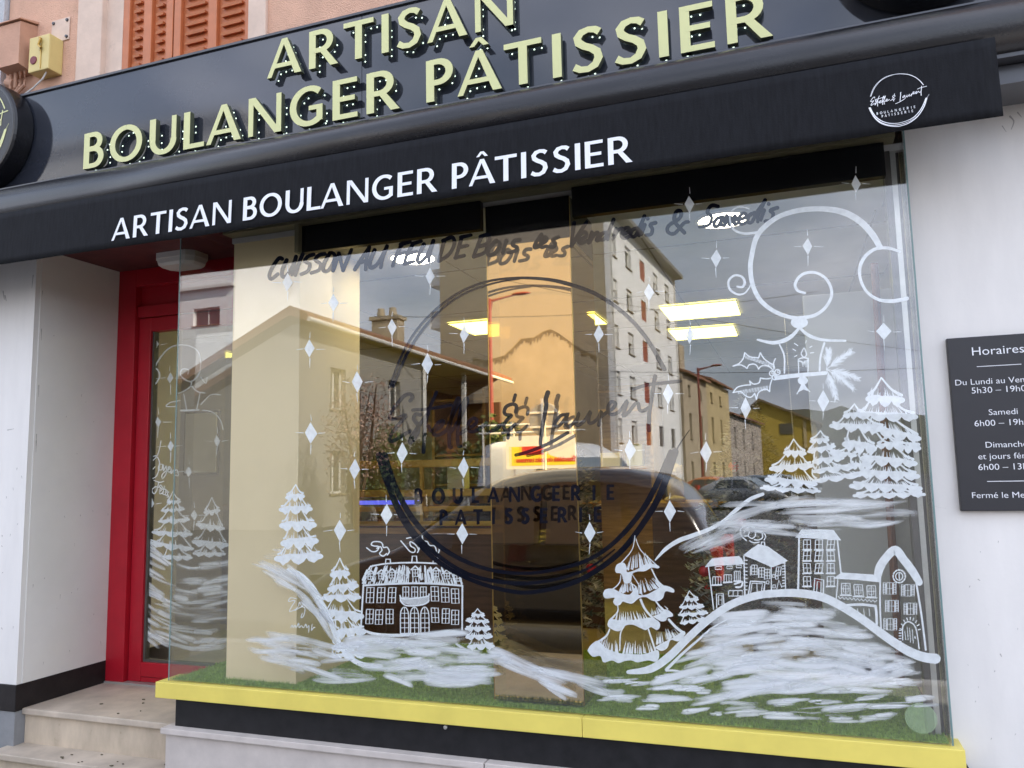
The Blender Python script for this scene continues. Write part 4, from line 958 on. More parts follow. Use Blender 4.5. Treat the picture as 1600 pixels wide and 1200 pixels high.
# lantern with scrolls, holly and pine
B5 = fr(1120, 300, 5); L3 = fr(1120, 480, 3.75)
def lantern(i):
    S_ = lambda f, p, wd: i.stroke(f(*p), wd)
    S_(B5, [(1275, 430), (1215, 330), (1120, 230), (990, 158), (830, 132), (650, 142), (490, 190), (375, 270), (310, 355), (278, 470), (262, 600), (285, 740), (345, 850), (445, 930), (560, 975), (640, 985)], (9, 10.5, 10.5, 10, 8.5, 8, 7.5, 8, 8, 7.5, 7.5, 7, 7, 6.5, 6, 5))
    S_(B5, [(640, 985), (760, 965), (850, 900), (898, 800), (870, 700), (800, 640), (722, 628), (652, 655), (612, 720), (632, 770), (688, 790)], (6, 5.5, 4.8, 4.6, 4.5, 4.5, 4.5, 4.5, 4.8, 4.2, 3.6))
    S_(B5, [(268, 720), (225, 785), (165, 800), (102, 760), (93, 695), (138, 652), (195, 662), (218, 705), (200, 742), (160, 738)], (1.5, 2.4, 3, 3.4, 3.6, 3.4, 3.6, 4, 3.6, 3))
    S_(B5, [(320, 315), (220, 325), (135, 295), (103, 220), (115, 150), (180, 115), (252, 132)], (4, 4, 3.4, 2.6, 2.4, 2.4, 2))
    S_(B5, [(1430, 466), (1340, 438), (1240, 445), (1162, 500), (1120, 580), (1122, 680), (1172, 780), (1262, 840), (1370, 852), (1488, 832)], (4, 5, 5, 5.4, 5.4, 4.6, 4.4, 5, 6, 6))
    i.ell(B5((645, 1020))[0], 13.5, 9)
    S_(B5, [(640, 1065), (590, 1122), (520, 1162), (430, 1177), (318, 1154)], (4, 6, 6.5, 5.5, 3)); S_(B5, [(652, 1065), (722, 1122), (832, 1155), (1005, 1162)], (4, 5.4, 4.6, 3.4))
    S_(L3, [(368, 220), (395, 285), (396, 385)], 2.6); S_(L3, [(630, 210), (608, 290), (602, 370)], 3.2); S_(L3, [(350, 414), (480, 399), (638, 385)], (7, 6))
    i.ell(L3((504, 430))[0], 8, 6.5); i.poly(L3((495, 450), (515, 450), (535, 492), (508, 482), (476, 500))); S_(L3, [(498, 455), (470, 508)], 1.6); S_(L3, [(508, 455), (545, 495)], 1.6)
part('painted_lantern', lantern)
def candle(i):
    S_ = lambda p, wd: i.stroke(L3(*p), wd)
    S_([(478, 312), (480, 385)], 1.8); S_([(536, 305), (534, 380)], 1.8); S_([(478, 305), (505, 296), (536, 300)], 2); S_([(478, 315), (500, 322), (505, 345), (512, 322), (520, 318), (524, 350), (528, 315), (536, 312)], 2.4)
    S_([(512, 235), (495, 268), (500, 285), (512, 292), (525, 280), (522, 262), (512, 235)], 1.9)
    for p in ([(455, 212), (475, 225)], [(445, 245), (462, 255)], [(525, 195), (520, 210)], [(545, 235), (558, 228)], [(548, 268), (568, 266)], [(455, 290), (470, 282)]): S_(p, 1.5)
part('painted_candle', candle)
def holly(i):
    S_ = lambda p, wd, **k: i.stroke(L3(*p), wd, **k)
    for q in ([(95, 345), (130, 330), (155, 300), (163, 267)], [(163, 267), (195, 290), (245, 297)], [(245, 297), (255, 267)], [(255, 267), (280, 305), (325, 335)], [(343, 302), (332, 330), (335, 362)], [(95, 345), (140, 338), (178, 358)], [(178, 358), (190, 338), (225, 335), (245, 362)], [(245, 362), (262, 345), (300, 345), (330, 368)],
              [(95, 500), (120, 470), (160, 458), (198, 455)], [(198, 455), (192, 432)], [(192, 432), (215, 450), (248, 442), (255, 415)], [(255, 415), (290, 420), (318, 415)], [(95, 500), (140, 495), (170, 520), (200, 527), (222, 505)], [(222, 505), (232, 540)], [(232, 540), (245, 500), (285, 480), (310, 495)], [(310, 495), (312, 460), (322, 425)]): S_(q, 2)
    for k in range(20): t = k/19; x = 165+t*170; S_([(x, 285+t*50), (x+6, 300+t*58)], 1)
    for k in range(20): t = k/19; x = 130+t*170; S_([(x, 490-t*30), (x-4, 508-t*22)], 1)
    for c in ((324, 388), (356, 380), (340, 410)): i.ring(L3(c)[0], 4.1, 4, 1.9); i.ring(L3((c[0]+4, c[1]-3))[0], 1.6, 1.6, 1.4)
part('painted_holly', holly)
def pine(i):
    for tip in ((652, 250), (790, 258), (832, 420), (800, 480), (700, 540)):
        b = (642, 365); n = 46; mid = ((b[0]+tip[0])/2+8, (b[1]+tip[1])/2-10)
        i.stroke(L3(b, mid, tip), 1.1)
        for k in range(n):
            t = .15+.85*k/n; x = b[0]*(1-t)**2+2*mid[0]*t*(1-t)+tip[0]*t*t; y = b[1]*(1-t)**2+2*mid[1]*t*(1-t)+tip[1]*t*t
            a = math.atan2(tip[1]-b[1], tip[0]-b[0])
            for s_ in (-1, 1):
                aa = a+s_*rnd.uniform(.35, .75); l_ = rnd.uniform(30, 58)*(1.1-.55*t); i.stroke(L3((x, y), (x+l_*math.cos(aa), y+l_*math.sin(aa))), (.8, .35), cap=False)
part('painted_pine_sprig', pine)
# painter's signature scribble
part('painted_signature', lambda i: [i.stroke(E3(*p), 1.1) for p in (((225, 690), (190, 685), (180, 705), (215, 700), (195, 735), (185, 760), (215, 750), (230, 735)), ((235, 730), (240, 710), (255, 735), (262, 700), (275, 725), (285, 705)), ((215, 755), (250, 735), (270, 745), (262, 785), (248, 795), (255, 770)), ((190, 850), (200, 835), (205, 850), (215, 835), (222, 850), (235, 825), (238, 850), (250, 838), (262, 850), (275, 830), (280, 850), (292, 838), (290, 875)), ((310, 830), (305, 865), (318, 848), (325, 850)))])
# wood-fired baking line
Z6 = fr(410, 300, 3.81); Z7 = fr(810, 300, 3.81)
def woodfire(i):
    for p in ([(118, 398), (98, 395), (65, 440), (42, 492), (52, 518), (92, 488)], [(145, 405), (120, 460), (118, 500), (142, 500), (175, 450), (200, 385)], [(200, 385), (188, 440), (176, 492)], [(240, 370), (215, 430), (195, 496)], [(305, 372), (270, 385), (252, 412), (282, 432), (270, 470), (230, 490)], [(372, 368), (335, 377), (316, 405), (346, 430), (335, 465), (290, 482)], [(402, 363), (372, 415), (362, 465), (395, 465), (430, 400), (425, 367), (402, 363)], [(420, 468), (440, 415), (455, 365)], [(455, 365), (480, 466)], [(480, 466), (505, 405), (530, 343)], [(550, 462), (592, 395), (636, 328)], [(636, 328), (620, 400), (614, 462)], [(575, 420), (628, 408)], [(668, 345), (640, 420), (648, 452), (690, 420), (742, 322)], [(742, 322), (716, 390), (704, 450)], [(835, 305), (800, 370), (775, 440)], [(822, 312), (880, 297)], [(800, 372), (852, 360)], [(898, 308), (862, 370), (845, 427)], [(893, 308), (946, 292)], [(865, 367), (918, 355)], [(845, 427), (902, 413)], [(962, 310), (925, 390), (933, 420), (975, 385), (1018, 290)], [(1018, 290), (1000, 350), (990, 412)], [(1082, 293), (1050, 412)], [(1075, 290), (1130, 270), (1142, 310), (1110, 372), (1050, 412)], [(1187, 268), (1150, 392)], [(1182, 270), (1242, 256)], [(1168, 330), (1222, 318)], [(1148, 392), (1202, 378)], [(1302, 268), (1255, 387)], [(1298, 266), (1345, 255), (1345, 300), (1285, 325)], [(1285, 325), (1332, 318), (1325, 358), (1255, 387)], [(1392, 288), (1348, 335), (1345, 375), (1382, 365), (1415, 312), (1392, 288)], [(1452, 290), (1430, 362)], [(1532, 285), (1502, 290), (1490, 315), (1516, 330), (1505, 350), (1462, 360)]): i.stroke(Z6(*p), (6.6, 5.6))
    for p in ([(138, 252), (105, 300), (95, 330), (118, 328)], [(120, 318), (165, 290), (160, 268), (135, 290), (135, 328), (168, 322)], [(238, 268), (205, 285), (220, 305), (210, 325), (182, 326)], [(332, 183), (322, 250), (315, 322)], [(315, 322), (352, 260), (406, 178)], [(360, 290), (402, 265), (400, 240), (375, 245), (355, 285), (370, 306), (412, 290)], [(438, 240), (418, 302)], [(418, 302), (460, 245), (477, 250), (465, 288), (487, 285)], [(532, 240), (495, 250), (485, 280), (510, 280), (540, 230), (567, 163)], [(567, 163), (540, 235), (530, 282)], [(582, 218), (563, 277)], [(565, 270), (590, 230), (617, 215)], [(618, 252), (657, 235), (655, 213), (630, 220), (612, 255), (630, 276), (667, 260)], [(712, 215), (680, 225), (668, 260), (695, 262), (722, 208), (750, 143)], [(750, 143), (725, 215), (718, 260)], [(752, 195), (733, 252)], [(817, 183), (785, 195), (797, 220), (790, 250), (758, 256)], [(988, 242), (930, 175), (940, 118), (967, 115), (960, 155), (895, 200), (890, 237), (930, 246), (985, 185), (1012, 177)], [(1188, 86), (1150, 80), (1125, 120), (1150, 150), (1135, 195), (1078, 206)], [(1217, 150), (1180, 160), (1165, 200), (1190, 200), (1217, 150), (1205, 195), (1227, 196)], [(1240, 140), (1225, 202)], [(1225, 200), (1262, 143), (1255, 197)], [(1256, 195), (1292, 138), (1285, 190), (1307, 186)], [(1315, 165), (1352, 150), (1350, 128), (1325, 135), (1308, 170), (1330, 191), (1362, 175)], [(1407, 123), (1375, 140), (1365, 175), (1390, 178), (1420, 120), (1469, 48)], [(1469, 48), (1430, 130), (1425, 177)], [(1462, 108), (1443, 167)], [(1542, 93), (1500, 110), (1517, 130), (1505, 165), (1468, 173)]): i.stroke(Z7(*p), (6.4, 5.4))
    for c in ((770, 158), (1490, 70)): i.ell(Z7(c)[0], 3.2, 3.2, 10)
part('lettering', woodfire, 'navy')

# painting on the door glass (recessed plane)
ondoor = lambda p, y: (lambda q: (q[0], y, q[1]))(at(p[0], p[1], y))
def dpart(name, fn, mat='paint'):
    ink = Ink(ondoor, GD+.0014); fn(ink); return ink.build(name, M[mat], dr)
for x, y in ((243, 538), (266, 591), (247, 659), (267, 697), (339, 689), (295, 737), (236, 787), (303, 805)): dpart('painted_star', lambda i: star(i, x, y, 9, 5))
dpart('painted_spruce', lambda i: spruce(i, (270, 768), [(261, 785, 282, 784), (252, 798, 288, 796), (248, 815, 296, 812), (238, 832, 300, 835), (232, 848, 302, 858), (255, 870, 300, 872)], 1.5, .36, .8))
dpart('painted_spruce', lambda i: spruce(i, (331, 777), [(319, 801, 343, 798), (307, 820, 350, 826), (301, 847, 356, 852), (302, 865, 352, 866)], 1.6, .36, .8))
D3 = fr(200, 700, 3.333)
def dsm():
    ink = Ink(ondoor, GD+.0014)
    for p, wd, c in field(D3((80, 460), (160, 540), (240, 610), (360, 620), (500, 580), (500, 1050), (80, 1030)), 105, lambda x, y: max(-10, 38-(x-222)*.42)+rnd.uniform(-6, 6), (28, 75), (7, 15), (-.3, .55)): ink.stroke(p, wd, 5, cap=False, cover=c)
    for p, wd, c in (((84, 460), (130, 520), (200, 590), (240, 610)), 7, .8), (((240, 600), (330, 625), (420, 610), (500, 570)), 5, .7): ink.stroke(D3(*p), wd, 5, cap=False, cover=c)
    ink.build('painted_snow', M['smear'], dr)
dsm()
D4 = fr(200, 440, 3.333)
dpart('painted_lantern', lambda i: [i.stroke(D4(*p), wd) for p, wd in (([(140, 445), (165, 400), (210, 350), (260, 330), (320, 335), (365, 365), (378, 420), (370, 480), (330, 520), (290, 505), (272, 480), (285, 455), (315, 460), (312, 480)], 2.2), ([(112, 450), (150, 455), (165, 490), (145, 530), (112, 542)], 2.2), ([(330, 520), (325, 545), (290, 570), (262, 582)], 2), ([(332, 545), (360, 572), (400, 580)], 2), ([(290, 585), (305, 665)], 1.6), ([(375, 580), (358, 665)], 1.6), ([(275, 672), (368, 668)], 2.6), ([(380, 500), (405, 530), (412, 500)], 1.6), ([(390, 670), (440, 680), (480, 720), (495, 770)], 1.6), ([(380, 640), (430, 590), (480, 590)], 1.6), ([(270, 620), (220, 630), (200, 650), (250, 650)], 1.5))])
dpart('lettering', lambda i: [i.stroke(D4(*p), 1.5) for p in ([(172, 830), (155, 900), (125, 935), (125, 915), (150, 910), (165, 950), (150, 1010), (120, 1025), (112, 1000), (140, 965)], [(165, 950), (158, 975), (175, 980), (180, 955), (166, 950)], [(185, 955), (185, 985), (200, 960), (198, 1000), (180, 1025), (178, 1005), (205, 980)], [(205, 985), (220, 970), (212, 965), (208, 990), (225, 990)], [(225, 975), (225, 1000), (238, 980), (240, 1000)], [(245, 985), (255, 980), (262, 1010), (248, 1008)], [(135, 1035), (165, 1045), (185, 1040)], [(160, 1045), (150, 1085), (135, 1105), (125, 1085), (140, 1070)], [(140, 1068), (170, 1072)], [(165, 1095), (178, 1080), (168, 1078), (165, 1105), (180, 1100)], [(162, 1070), (170, 1060), (180, 1072)], [(190, 1065), (182, 1105), (195, 1108)], [(178, 1080), (198, 1082)], [(195, 1100), (205, 1092), (197, 1088), (196, 1112), (208, 1110)], [(212, 1095), (205, 1105), (212, 1120), (203, 1122)])])

# ------------------------------------------------------------------ inside the shop
rnd = random.Random(5)
def ceiling_panel(x, y, label):
    e = empty('ceiling_light', (x, y, 2.9), label, 'ceiling light', 'square ceiling lights')
    m = MB(); m.box(x-.29, x+.29, y-.30, y+.30, 2.888, 2.8938); m.build('diffuser', M['panel'], e)
    m = MB()
    for a in ((x-.30, x-.292, y-.31, y+.31), (x+.292, x+.30, y-.31, y+.31), (x-.292, x+.292, y-.31, y-.302), (x-.292, x+.292, y+.302, y+.31)): m.box(*a, 2.884, 2.8935)
    m.build('frame', M['white'], e)
ceiling_panel(-.63, 3.08, 'lit square ceiling light nearer of the two above the right display')
ceiling_panel(-.72, 4.15, 'lit square ceiling light farther back above the right display')
ceiling_panel(-2.42, 2.98, 'lit square ceiling light left of the bronze mirror pillar')
for xx, yy, lab in ((-4.1, 2.4, 'added unseen square fill light over the entrance side of the shop, nearest the door'), (-4.6, 3.6, 'added unseen square fill light over the entrance side of the shop, middle of three'), (-5.4, 4.8, 'added unseen square fill light over the entrance side of the shop, deepest of three')): ceiling_panel(xx, yy, lab)  # added panels, out of view behind the cream pillar, to brighten the interior
ceiling_panel(-1.75, 2.98, 'lit square ceiling light just right of the bronze mirror pillar')
def spot(x, y, label):
    e = empty('round_light', (x, y, 2.9), label, 'ceiling light', 'round downlights over the display')
    m = MB(); m.lathe([(.001, 2.889), (.125, 2.889), (.128, 2.893)], (x, y, 0), 32, 'z'); m.build('diffuser', M['spot'], e)
    m = MB(); m.lathe([(.129, 2.8935), (.129, 2.884), (.145, 2.886), (.148, 2.8935)], (x, y, 0), 32, 'z'); m.build('rim', M['white'], e)
spot(-2.06, .72, 'lit round downlight behind the painted word FEU')
spot(-.265, .72, 'lit round downlight behind the painted word Samedis')
# display counter left
vc = empty('pastry_counter', (-2.3, 2.9, .3), 'glass pastry counter with brass rails and cakes behind the manor painting', 'counter')
cx0, cx1, cy0, cy1 = -3.9, -2.0, 2.6, 3.3
m = MB(); m.box(cx0, cx1, cy0+.02, cy1, .30, 1.12); m.build('base', M['darkwood'], vc)
m = MB(); m.box(cx0-.02, cx1+.02, cy0-.01, cy1+.02, 1.12, 1.165); m.box(cx0, cx1, cy0+.05, cy1, 1.31, 1.325); m.box(cx0, cx1, cy0+.1, cy1, 1.45, 1.465); m.build('shelf', M['oak'], vc)
m = MB()
for z, t in ((1.70, .032), (1.455, .03), (1.325, .022), (1.205, .02)): m.box(cx0, cx1, cy0-.012, cy0+.012, z-t, z+t, bev=.006)
for x in (cx0, -2.93, cx1): m.box(x-.014, x+.014, cy0-.014, cy0+.014, 1.165, 1.72)
m.build('rail', M['brass'], vc)
m = MB(); m.box(cx0+.01, cx1-.01, cy0+.014, cy0+.02, 1.17, 1.70); m.build('front_glass', M['thin_glass'], vc)
m = MB(); m.box(cx0+.02, -3.0, cy0+.06, cy0+.09, 1.36, 1.395); m.build('lamp_strip', M['bluelit'], vc)
for k in range(7):
    x = -3.78+.27*k; m = MB()
    m.box(x-.11, x+.11, 2.75, 2.98, 1.168, 1.20, bev=.008)
    o = m.build('red_tray', M['redbox']); tag(o, 'red cake tray on the lowest counter shelf, %s' % ['far left end', 'second from the left', 'third from the left', 'in the middle', 'third from the right', 'second from the right', 'far right end'][k], 'tray', 'red trays in the pastry counter')
    m = MB()
    for q in range(5): m.ball((x-.08+.04*q, 2.86+rnd.uniform(-.05, .05), 1.225), .03, .04, .026, 8, .06)
    o2 = m.build('pastries', M['crust'], None, True); tag(o2, 'row of five small baked pastries on a red tray, %s' % ['far left end', 'second from the left', 'third from the left', 'in the middle', 'third from the right', 'second from the right', 'far right end'][k], 'pastries', 'pastries on the red trays')
def boxy(name, mat, x, y, z, a, b, c, label, cat_):
    m = MB(); m.box(x-a/2, x+a/2, y-b/2, y+b/2, z, z+c, bev=.004); m2 = m.build(name, M[mat])
    tag(m2, label, cat_); return m2
def lid(o, mat, x, y, z, a, b): 
    m = MB(); m.box(x-a/2-.003, x+a/2+.003, y-b/2-.003, y+b/2+.003, z, z+.02, bev=.003); m.build('lid', M[mat], o)
o = boxy('payment_stand', 'white', -2.75, 2.95, 1.47, .16, .12, .25, 'white card display stand with a dark sloping top on the counter', 'stand'); lid(o, 'frame_dark', -2.75, 2.95, 1.72, .18, .14)
o = boxy('blackboard', 'board', -2.42, 2.72, 1.20, .14, .02, .16, 'small black price board standing among the red trays', 'price board'); m = MB(); m.box(-2.51, -2.33, 2.735, 2.75, 1.19, 1.2); m.build('foot', M['oak'], o)
# bread wall
rack = empty('bread_rack', (-3, 6.6, .3), 'tall wooden bread rack with loaves against the back wall of the shop', 'rack')
m = MB()
for z in (1.05, 1.45, 1.85, 2.25, 2.6): m.box(-4.6, -1.6, 6.4, 7.0, z, z+.03)
for x in (-4.6, -3.85, -3.1, -2.35, -1.6): m.box(x-.02, x+.02, 6.38, 7.02, .3, 2.75)
m.box(-4.6, -1.6, 7.0, 7.03, .3, 2.75); m.build('shelves', M['oak'], rack)
lm = MB(); lm.ball((0, 0, .06), .13, .075, .06, 14, .02)
loaf_me = lm.build('bread_loaf', M['crust'], None, True)
lid_pos = ['top', 'upper middle', 'lower middle', 'lowest']
first = True; row_n = ['top', 'second', 'third', 'bottom']
for ri, z in enumerate((2.28, 1.88, 1.48, 1.08)):
    for k in range(9):
        x = -4.4+.32*k+rnd.uniform(-.03, .03)
        o = loaf_me if first else loaf_me.copy()
        if not first: COL.objects.link(o)
        first = False
        o.location = (x, 6.62+rnd.uniform(-.05, .05), z); o.rotation_euler = (0, 0, rnd.uniform(-.5, .5)+1.2); s_ = rnd.uniform(.85, 1.15); o.scale = (s_, s_, s_*rnd.uniform(.9, 1.3))
        tag(o, 'brown crusted loaf lying on the %s shelf of the wooden bread rack' % row_n[ri], 'bread', 'loaves on the %s shelf of the bread rack' % row_n[ri])
# baskets and boxes on a low shelf in front of the mirror's left edge
sh2 = empty('oak_shelf', (-2.1, 4.6, .3), 'oak shelf unit with gift boxes behind the pastry counter', 'shelf unit')
m = MB(); m.box(-2.95, -1.3, 4.4, 4.85, 1.62, 1.65); m.box(-2.95, -1.3, 4.4, 4.85, 2.2, 2.23); m.box(-2.95, -1.3, 4.85, 4.88, .3, 2.25)
for x in (-2.95, -2.0, -1.3): m.box(x-.015, x+.015, 4.4, 4.85, .3, 2.25)
m.build('carcass', M['oak'], sh2)
BX = [(-2.8, 'gift_box', 'white', .14, .2, 'white upright gift box at the left end of the oak shelf'), (-2.55, 'gift_box', 'redbox', .16, .14, 'red gift box left of the middle post of the oak shelf'), (-2.25, 'gift_box', 'oak', .18, .22, 'brown paper coloured box beside the middle post of the oak shelf'), (-1.75, 'gift_box', 'cream', .2, .12, 'cream flat box right of the middle post of the oak shelf'), (-1.5, 'gift_box', 'grey_panel', .16, .2, 'grey box at the right end of the oak shelf')]
for x, n_, mt, a, h, lab in BX: o = boxy(n_, mt, x, 4.6, 1.652, a, .14, h, lab, 'box'); lid(o, mt, x, 4.6, 1.652+h, a, .14)
# counter on the right and plush dog
rc = empty('oak_counter', (-.9, 3.4, .3), 'plain dark wood counter behind the flocked tree on the right', 'counter')
m = MB(); m.box(-1.12, .6, 3.2, 3.7, .3, 1.30); m.build('front', M['darkwood'], rc)
m = MB(); m.box(-1.16, .64, 3.14, 3.75, 1.30, 1.34, bev=.005); m.build('top', M['oak'], rc)
pd = empty('plush_toy', (-.93, 3.3, 1.34), 'pale beige plush dog sitting on the dark wood counter', 'toy')
M['plush'] = P('plush', (.55, .42, .30), .95, var=.15, vscale=30, bump=.8, bscale=150)
m = MB(); m.ball((-.93, 3.3, 1.44), .07, .07, .11, 14); m.ball((-.93, 3.24, 1.36), .09, .07, .035, 12); m.build('body', M['plush'], pd, True)
m = MB(); m.ball((-.93, 3.28, 1.60), .058, .06, .06, 14); m.ball((-.93, 3.22, 1.585), .028, .035, .024, 10); m.build('head', M['plush'], pd, True)
for s_ in (-1, 1):
    m = MB(); m.ball((-.93+s_*.055, 3.29, 1.60), .014, .025, .045, 8); m.build('ear', M['plush'], pd, True)
# flocked Christmas trees
fk = bpy.data.materials.new('flocked_needles'); fk.use_nodes = True
fb = fk.node_tree.nodes['Principled BSDF']; fb.inputs['Roughness'].default_value = .9
fo = fk.node_tree.nodes.new('ShaderNodeTexCoord'); fn = fk.node_tree.nodes.new('ShaderNodeTexNoise'); fn.inputs['Scale'].default_value = 9; fn.inputs['Detail'].default_value = 5
frp = fk.node_tree.nodes.new('ShaderNodeValToRGB'); frp.color_ramp.elements[0].position = .4; frp.color_ramp.elements[1].position = .62; frp.color_ramp.elements[0].color = (.05, .075, .05, 1); frp.color_ramp.elements[1].color = (.62, .60, .55, 1)
fk.node_tree.links.new(fo.outputs['Object'], fn.inputs[0]); fk.node_tree.links.new(fn.outputs['Fac'], frp.inputs[0]); fk.node_tree.links.new(frp.outputs[0], fb.inputs['Base Color'])
def xmas(x, y, h, r, label):
    e = empty('christmas_tree', (x, y, .3), label, 'christmas tree')
    m = MB(); m.tube([(x, y, .3), (x, y, .3+h*.9)], [.035, .012], 8); m.lathe([(.16, .3), (.17, .34), (.05, .36)], (x, y, 0), 16, 'z'); m.build('trunk', M['darkwood'], e)
    v, f = [], []
    for k in range(250):
        t = (k/250)**.8; z0 = .3+.22+(h-.22)*t; ra = r*(1-t)**.85*rnd.uniform(.75, 1.08)+.04; a = k*2.399+rnd.uniform(-.3, .3)
        for q in range(26):
            u = (q+.5)/26; px, py, pz = x+math.cos(a)*ra*u, y+math.sin(a)*ra*u, z0-.10*u*u+.04*u
            for s_ in range(2):
                aa = a+rnd.uniform(-1.2, 1.2); l_ = rnd.uniform(.03, .065); el = rnd.uniform(-.5, .8)
                d = Vector((math.cos(aa)*math.cos(el), math.sin(aa)*math.cos(el), math.sin(el)))*l_; n_ = Vector((-math.sin(aa), math.cos(aa), rnd.uniform(-.6, .6)))*.011
                p = Vector((px, py, pz)); i0 = len(v); v.extend([tuple(p-n_), tuple(p+n_), tuple(p+d+n_*.4), tuple(p+d-n_*.4)]); f.append((i0, i0+1, i0+2, i0+3))
    me = bpy.data.meshes.new('needles'); me.from_pydata(v, [], f); link('needles', me, fk, e)
    for k in range(7):
        t = rnd.uniform(.1, .75); a = rnd.uniform(0, 6.28); ra = r*(1-t)**.85*.95
        m = MB(); m.ball((x+math.cos(a)*ra, y+math.sin(a)*ra, .5+(h-.22)*t), .035, .035, .035, 12); m.build('bauble', M['redbox'], e, True)
xmas(-.27, 2.0, 1.75, .55, 'snow flocked Christmas tree with red baubles inside the shop behind the painted hill')
# poster with the price list seen through the door, and a small card
pl = empty('price_list', (-5.2, 2.6, 1.9), 'framed white price list seen through the door glass', 'notice')
m = MB(); m.box(-5.42, -5.02, 2.6, 2.62, 1.65, 2.25); m.build('frame', M['frame_dark'], pl)
m = MB(); m.box(-5.40, -5.04, 2.592, 2.598, 1.67, 2.23); m.build('sheet', M['white'], pl)
B('shop_partition', M['shopwall'], bld, -6.2, -4.75, 2.63, 2.7, .3, 2.9)

# ------------------------------------------------------------------ the street facing the shop (seen in the glass and in the mirror)
rnd = random.Random(23); random.seed(3)
M['gable'] = P('gable_render', (.37, .31, .235), .9, var=.06, vscale=.6, bump=.2, bscale=8, dirt=(.7, .66, (.31, .255, .19)))
M['gable_patch'] = P('gable_patch', (.355, .29, .205), .9, var=.09, vscale=.9, bump=.3, bscale=8)
M['grime'] = P('grime', (.17, .13, .085), .95, var=.3, vscale=2)
M['block'] = P('block_render', (.82, .82, .82), .85, var=.05, vscale=.5)
M['redsh'] = P('red_shutter', (.30, .07, .035), .6, var=.1)
M['roller'] = P('roller_shutter', (.66, .65, .62), .6)
M['dpane'] = P('dark_pane', (.05, .055, .06), .12)
M['tile'] = P('roof_tile', (.22, .10, .06), .8, var=.25, vscale=3, bump=.4, bscale=14)
M['house_w'] = P('house_render', (.25, .24, .225), .9, var=.08, vscale=.8)
M['stonehouse'] = P('stone_house', (.40, .33, .24), .9, var=.18, vscale=1.2, bump=.3, bscale=6)
M['ochre'] = P('ochre_house', (.48, .38, .21), .9, var=.18, vscale=1.0)
M['greyhouse'] = P('grey_house', (.36, .31, .27), .9, var=.2, vscale=1.1)
M['yelhouse'] = P('yellow_house', (.42, .30, .05), .9, var=.15, vscale=.8)
M['signback_roof'] = P('roof_edge', (.16, .15, .14), .7)
M['redlamp'] = P('red_lamp_post', (.22, .04, .03), .45)
M['whitecar'] = P('white_car_paint', (.66, .67, .68), .25, coat=.5)
M['blackcar'] = P('black_car_paint', (.012, .011, .013), .18, coat=1)
M['bluecar'] = P('grey_blue_car_paint', (.10, .13, .17), .25, coat=.6)
M['silvercar'] = P('silver_car_paint', (.38, .39, .40), .28, metal=.5, coat=.5)
M['orangecar'] = P('orange_car_paint', (.55, .16, .03), .3, coat=.5)
M['tyre'] = P('tyre', (.02, .02, .02), .85)
M['rim'] = P('rim', (.45, .45, .46), .3, metal=.8)
M['hill'] = P('wooded_hill', (.05, .055, .042), 1, var=.5, vscale=.25)
def leafmat(n, a, b):
    m = P(n, a, .7, var=0); t = m.node_tree; oi_ = t.nodes.new('ShaderNodeTexCoord'); nn = t.nodes.new('ShaderNodeTexNoise'); nn.inputs['Scale'].default_value = 2.4
    r_ = t.nodes.new('ShaderNodeValToRGB'); r_.color_ramp.elements[0].position = .38; r_.color_ramp.elements[1].position = .62; r_.color_ramp.elements[0].color = (*a, 1); r_.color_ramp.elements[1].color = (*b, 1)
    t.links.new(oi_.outputs['Object'], nn.inputs[0]); t.links.new(nn.outputs['Fac'], r_.inputs[0]); t.links.new(r_.outputs[0], t.nodes['Principled BSDF'].inputs['Base Color']); return m
M['leaf'] = leafmat('green_leaf', (.03, .055, .012), (.09, .13, .035)); M['autumn'] = leafmat('autumn_leaf', (.26, .15, .12), (.42, .28, .22)); M['darkleaf'] = leafmat('dark_leaf', (.02, .035, .012), (.05, .07, .025))
def V(X, W, Z): return (X, -W, Z)
class Loc:                                # local frame: s along a facade, g into the building, z up
    def __init__(s, X, W, ang): s.o = (X, -W); s.e1 = (math.sin(ang), -math.cos(ang)); s.e2 = (-math.cos(ang), -math.sin(ang))
    def M(s): return Matrix(((s.e1[0], s.e2[0], 0, s.o[0]), (s.e1[1], s.e2[1], 0, s.o[1]), (0, 0, 1, 0), (0, 0, 0, 1)))
